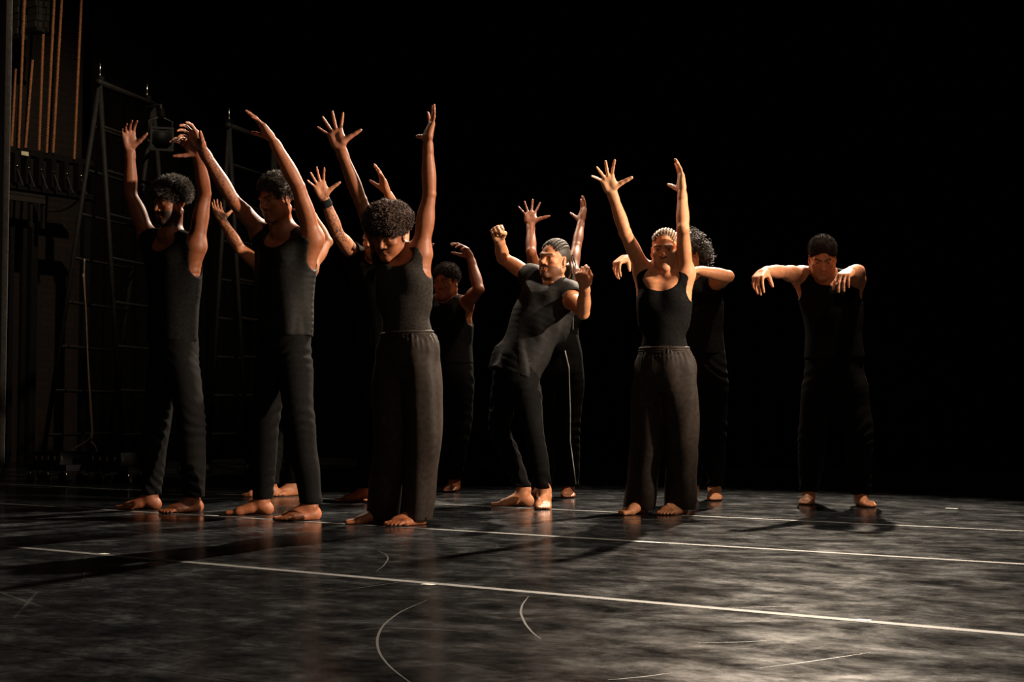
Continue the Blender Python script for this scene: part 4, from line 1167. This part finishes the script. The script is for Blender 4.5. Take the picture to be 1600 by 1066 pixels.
people.append(dict(seed=5, Y=7.36, yaw=-18, pyaw=-25, skin=BROWN, h=.0042, build=.93, arm=.90, male=False, muscle=1, hs=.98, len=.98,
    label='front woman with rounded afro, head bowed, in grey vest and wide trousers, both arms up',
    pelvis=(637, 556), chest=(632, 446), neck=(630, 398), dn=.01, head=(608, 366, -.07, -24, 26, -6),
    arms=dict(R=dict(s=(598, 398), e=(563, 313, 1), w=(531, 230, -1), t=(516, 184, 1), hand='wide', n=(.1, -1, -.1)),
              L=dict(s=(657, 394), e=(671, 302, -1), w=(668, 219, 1), t=(679, 172, 1), hand='open', n=(-.92, -.35, .1))),
    feet=dict(R=(616, 818, -72), L=(664, 819, -42)), knees=dict(R=(610, 690), L=(661, 690)), closed=True,
    trousers=dict(kind='wide', mat='satin', r=(.186, .112, .101, .094, .084), hem=0.020, waist=.115, ww=1.0),
    top=dict(kind='tank', mat='rib', off=.006, ease=.1, hem=.06, hw=.164, hdep=.112, neck=.062, scoop=.05, arm=.058, drop=.09, fold=.0022, h=.0055),
    hair=[AFRO([((0, -.005, .078), (.118, .118, .082))], 5200, len=.016, turns=1.6, curl=.006, mat='hair_brown', zmin=.005, rad=.0016, amp=.0055,
          cuts=[((0, .122, -.025), (.078, .075, .092)), ((0, .05, -.10), (.125, .13, .088))]),
          dict(kind='short', mat='hair_short', ells=[((0, -.016, .030), (.0765, .097, .082))], amp=.0006, cuts=FACE_CUT)]))
people.append(dict(seed=6, Y=10.30, yaw=-15, pyaw=-20, skin=DARK, h=.0070, build=1.0,
    label='dancer in the dark behind the front woman, forearm curved up beside a shadowed face',
    pelvis=(703, 578), chest=(702, 505), neck=(697, 468), head=(697, 441, -.04, -25, 8, 0),
    arms=dict(R=dict(s=(668, 475), e=(650, 452, -1), w=(654, 400, 1), t=(652, 366, 1), hand='claw', n=(.5, -1, 0)),
              L=dict(s=(726, 476), e=(748, 452, -1), w=(735, 402, 1), t=(716, 372, -1), hand='claw', n=(-.8, -.6, 0))),
    feet=dict(R=(676, 768, -35), L=(713, 767, -12)), knees=dict(R=(688, 680), L=(718, 680)),
    trousers=J(), top=dict(kind='tank', mat='cotton', ease=.8, hempx=(703, 570), hw=.165, hdep=.12, arm=.066),
    hair=[AFRO([((0, -.020, .050), (.090, .104, .082))], 900, len=.012, mat='hair_short')]))
people.append(dict(seed=7, Y=8.72, yaw=-28, pyaw=-48, skin=TAN, h=.0043, build=1.0, dn=.08, dc=.06, arm=1.03,
    label='leaning man with cornrow braids and clenched fists, black draped top and slim torn jeans',
    pelvis=(806, 590), chest=(848, 488), neck=(866, 444), head=(866, 405, .05, -40, -2, -8),
    arms=dict(R=dict(s=(832, 434), e=(786, 404, 1), w=(780, 374, -1), t=(772, 340, -1), hand='fist', n=(.2, -.9, -.4), ds=.03),
              L=dict(s=(890, 462), e=(911, 488, -1), w=(914, 446, -1), t=(902, 412, -1), hand='fist', n=(.5, .8, .2))),
    feet=dict(R=(833, 791, -83), L=(852, 793, -6)), knees=dict(R=(779, 668), L=(832, 668)), kf=.10,
    trousers=dict(kind='jeans', mat='denim', r=(.160, .086, .064, .056, .046), hem=0.115, fold=.0055, rips=[(767, 637, 8.72, .018, .017)]),
    top=dict(kind='tee', mat='drape', ease=.9, hempx=(801, 588), hw=.165, hdep=.13, slv=.16, fold=.012, slant=.5, off=.012, neck=.064),
    hair=[dict(kind='braids', n=9, hang=[[(893, 400, 8.85), (897, 420, 8.86), (893, 450, 8.87), (891, 500, 8.88), (884, 530, 8.88)],
                                         [(890, 402, 8.86), (893, 425, 8.9), (886, 440, 8.9), (880, 447, 8.9)],
                                         [(895, 398, 8.86), (899, 412, 8.88), (896, 450, 8.9), (895, 515, 8.9)],
                                         [(888, 400, 8.87), (892, 420, 8.9), (889, 460, 8.92), (887, 505, 8.92)]])], beard=.75, earring=1))
people.append(dict(seed=8, Y=9.66, yaw=-8, pyaw=-10, skin=BROWN, h=.0066, build=.95, male=False,
    label='dancer hidden behind the leaning man, slim arms raised, trousers with a white side piping',
    pelvis=(874, 570), chest=(872, 475), neck=(870, 428), head=(870, 403, .02, -10, 5, 0),
    arms=dict(R=dict(s=(838, 430), e=(830, 394, -1), w=(829, 350, 1), t=(828, 318, 1), hand='wide', n=(0, -1, 0)),
              L=dict(s=(893, 428), e=(901, 385, 1), w=(908, 346, 1), t=(914, 312, 1), hand='flat', n=(-.9, -.4, .2))),
    feet=dict(R=(852, 776, -30), L=(889, 776, -4)), knees=dict(R=(862, 675), L=(888, 675)),
    trousers=dict(kind='jeans', mat='denim', r=(.165, .092, .080, .076, .070), hem=0.07, piping=[(883, 548, 9.54), (889, 575, 9.53), (891, 640, 9.55), (891, 690, 9.56), (896, 728, 9.55), (900, 757, 9.53)]),
    top=dict(kind='tank', mat='cotton', off=.008, ease=.4, hempx=(873, 552), hw=.155, hdep=.115), hair=[SHORT], arm=.86))
people.append(dict(seed=9, Y=8.00, yaw=-14, pyaw=-22, skin=TAN, h=.0043, build=.92, arm=.88, male=False, hs=.97, len=.95,
    label='woman with blond cornrows, black vest and wide dark trousers, arms stretched straight up',
    pelvis=(1038, 580), chest=(1037, 477), neck=(1036, 428), head=(1040, 391, -.02, -14, 4, 0),
    arms=dict(R=dict(s=(1006, 424), e=(977, 364, -1), w=(955, 298, 1), t=(942, 258, -1), hand='wide', n=(0, -1, -.1)),
              L=dict(s=(1070, 426), e=(1067, 358, -1), w=(1066, 298, 1), t=(1062, 254, 1), hand='flat', n=(-1, -.15, 0))),
    feet=dict(R=(1010, 802, -40), L=(1071, 802, -38)), knees=dict(R=(1010, 690), L=(1065, 690)),
    trousers=dict(kind='wide', mat='satin', r=(.192, .112, .100, .094, .088), hem=0.022, waist=.125, ww=1.0),
    top=dict(kind='tank', mat='cotton', off=.005, ease=.1, hem=.06, hw=.164, hdep=.112, neck=.072, nf=.02, scoop=.075, sw=.10, arm=.058, drop=.11, fold=.0015, h=.0055),
    hair=[dict(kind='braids', mat='hair_blond', n=11, front=.75)], browcol=(.03, .018, .012)))
people.append(dict(seed=10, Y=9.30, yaw=-22, pyaw=-20, skin=TAN, h=.0064, build=.96,
    label='curly-haired dancer half hidden behind the woman with blond cornrows, elbows out',
    pelvis=(1095, 572), chest=(1088, 482), neck=(1082, 430), head=(1072, 398, -.06, -30, 15, 0),
    arms=dict(R=dict(s=(1052, 432), e=(1010, 424, -1), w=(977, 402, -1), t=(952, 420, -1), hand='droop', n=(-.1, -.2, -1)),
              L=dict(s=(1114, 444), e=(1137, 432, -1), w=(1088, 422, -1), t=(1060, 430, -1), hand='droop', n=(0, -.2, -1))),
    feet=dict(R=(1086, 780, -25), L=(1117, 780, -8)), knees=dict(R=(1088, 680), L=(1118, 680)),
    trousers=J(), top=dict(kind='tee', mat='cotton', ease=.8, hempx=(1094, 556), hw=.165, hdep=.125, slv=.22),
    hair=[dict(kind='curly', ells=[((0, -.03, .050), (.095, .115, .088)), ((.02, -.10, .01), (.085, .07, .085)), ((.07, -.09, -.035), (.055, .05, .045))], mat='hair', strands=900, len=.035, turns=2.0, curl=.008, seg=12, rad=.0018, amp=.005, zmin=-.1)]))
people.append(dict(seed=11, Y=8.88, yaw=-4, pyaw=-4, skin=(0.45, 0.178, 0.085), h=.0048, build=1.02,
    label='rightmost dancer, head bowed, cropped hair, black vest, forearms reaching forward',
    pelvis=(1304, 578), chest=(1302, 482), neck=(1292, 434), head=(1285, 402, -.10, -10, 30, 0),
    arms=dict(R=dict(s=(1252, 431), e=(1222, 425, -1), w=(1193, 424, -1), t=(1176, 444, -1), hand='droop', n=(.15, .1, -1)),
              L=dict(s=(1336, 436), e=(1342, 424, -1), w=(1328, 424, -1), t=(1308, 436, -1), hand='droop', n=(0, .2, -1))),
    feet=dict(R=(1266, 786, -18), L=(1340, 790, 6)), knees=dict(R=(1270, 680), L=(1342, 680)),
    trousers=J(r=(.175, .100, .084, .076, .066), hem=.07), top=dict(kind='tank', mat='cotton', ease=.9, hempx=(1304, 560), hw=.175, hdep=.13, arm=.066, drop=.09, scoop=.04),
    hair=[dict(kind='short', mat='hair_short', ells=[((0, -.018, .044), (.083, .101, .088))], amp=.0012, strands=1500, len=.007, turns=.6, curl=.002)]))

import time as _t
ONLY = None
for sp in people:
    if ONLY and sp['seed'] not in ONLY: continue
    _t0 = _t.time()
    root = make_person(sp)
    print('person', sp['seed'], len(root.data.polygons), round(_t.time() - _t0, 2), 's')
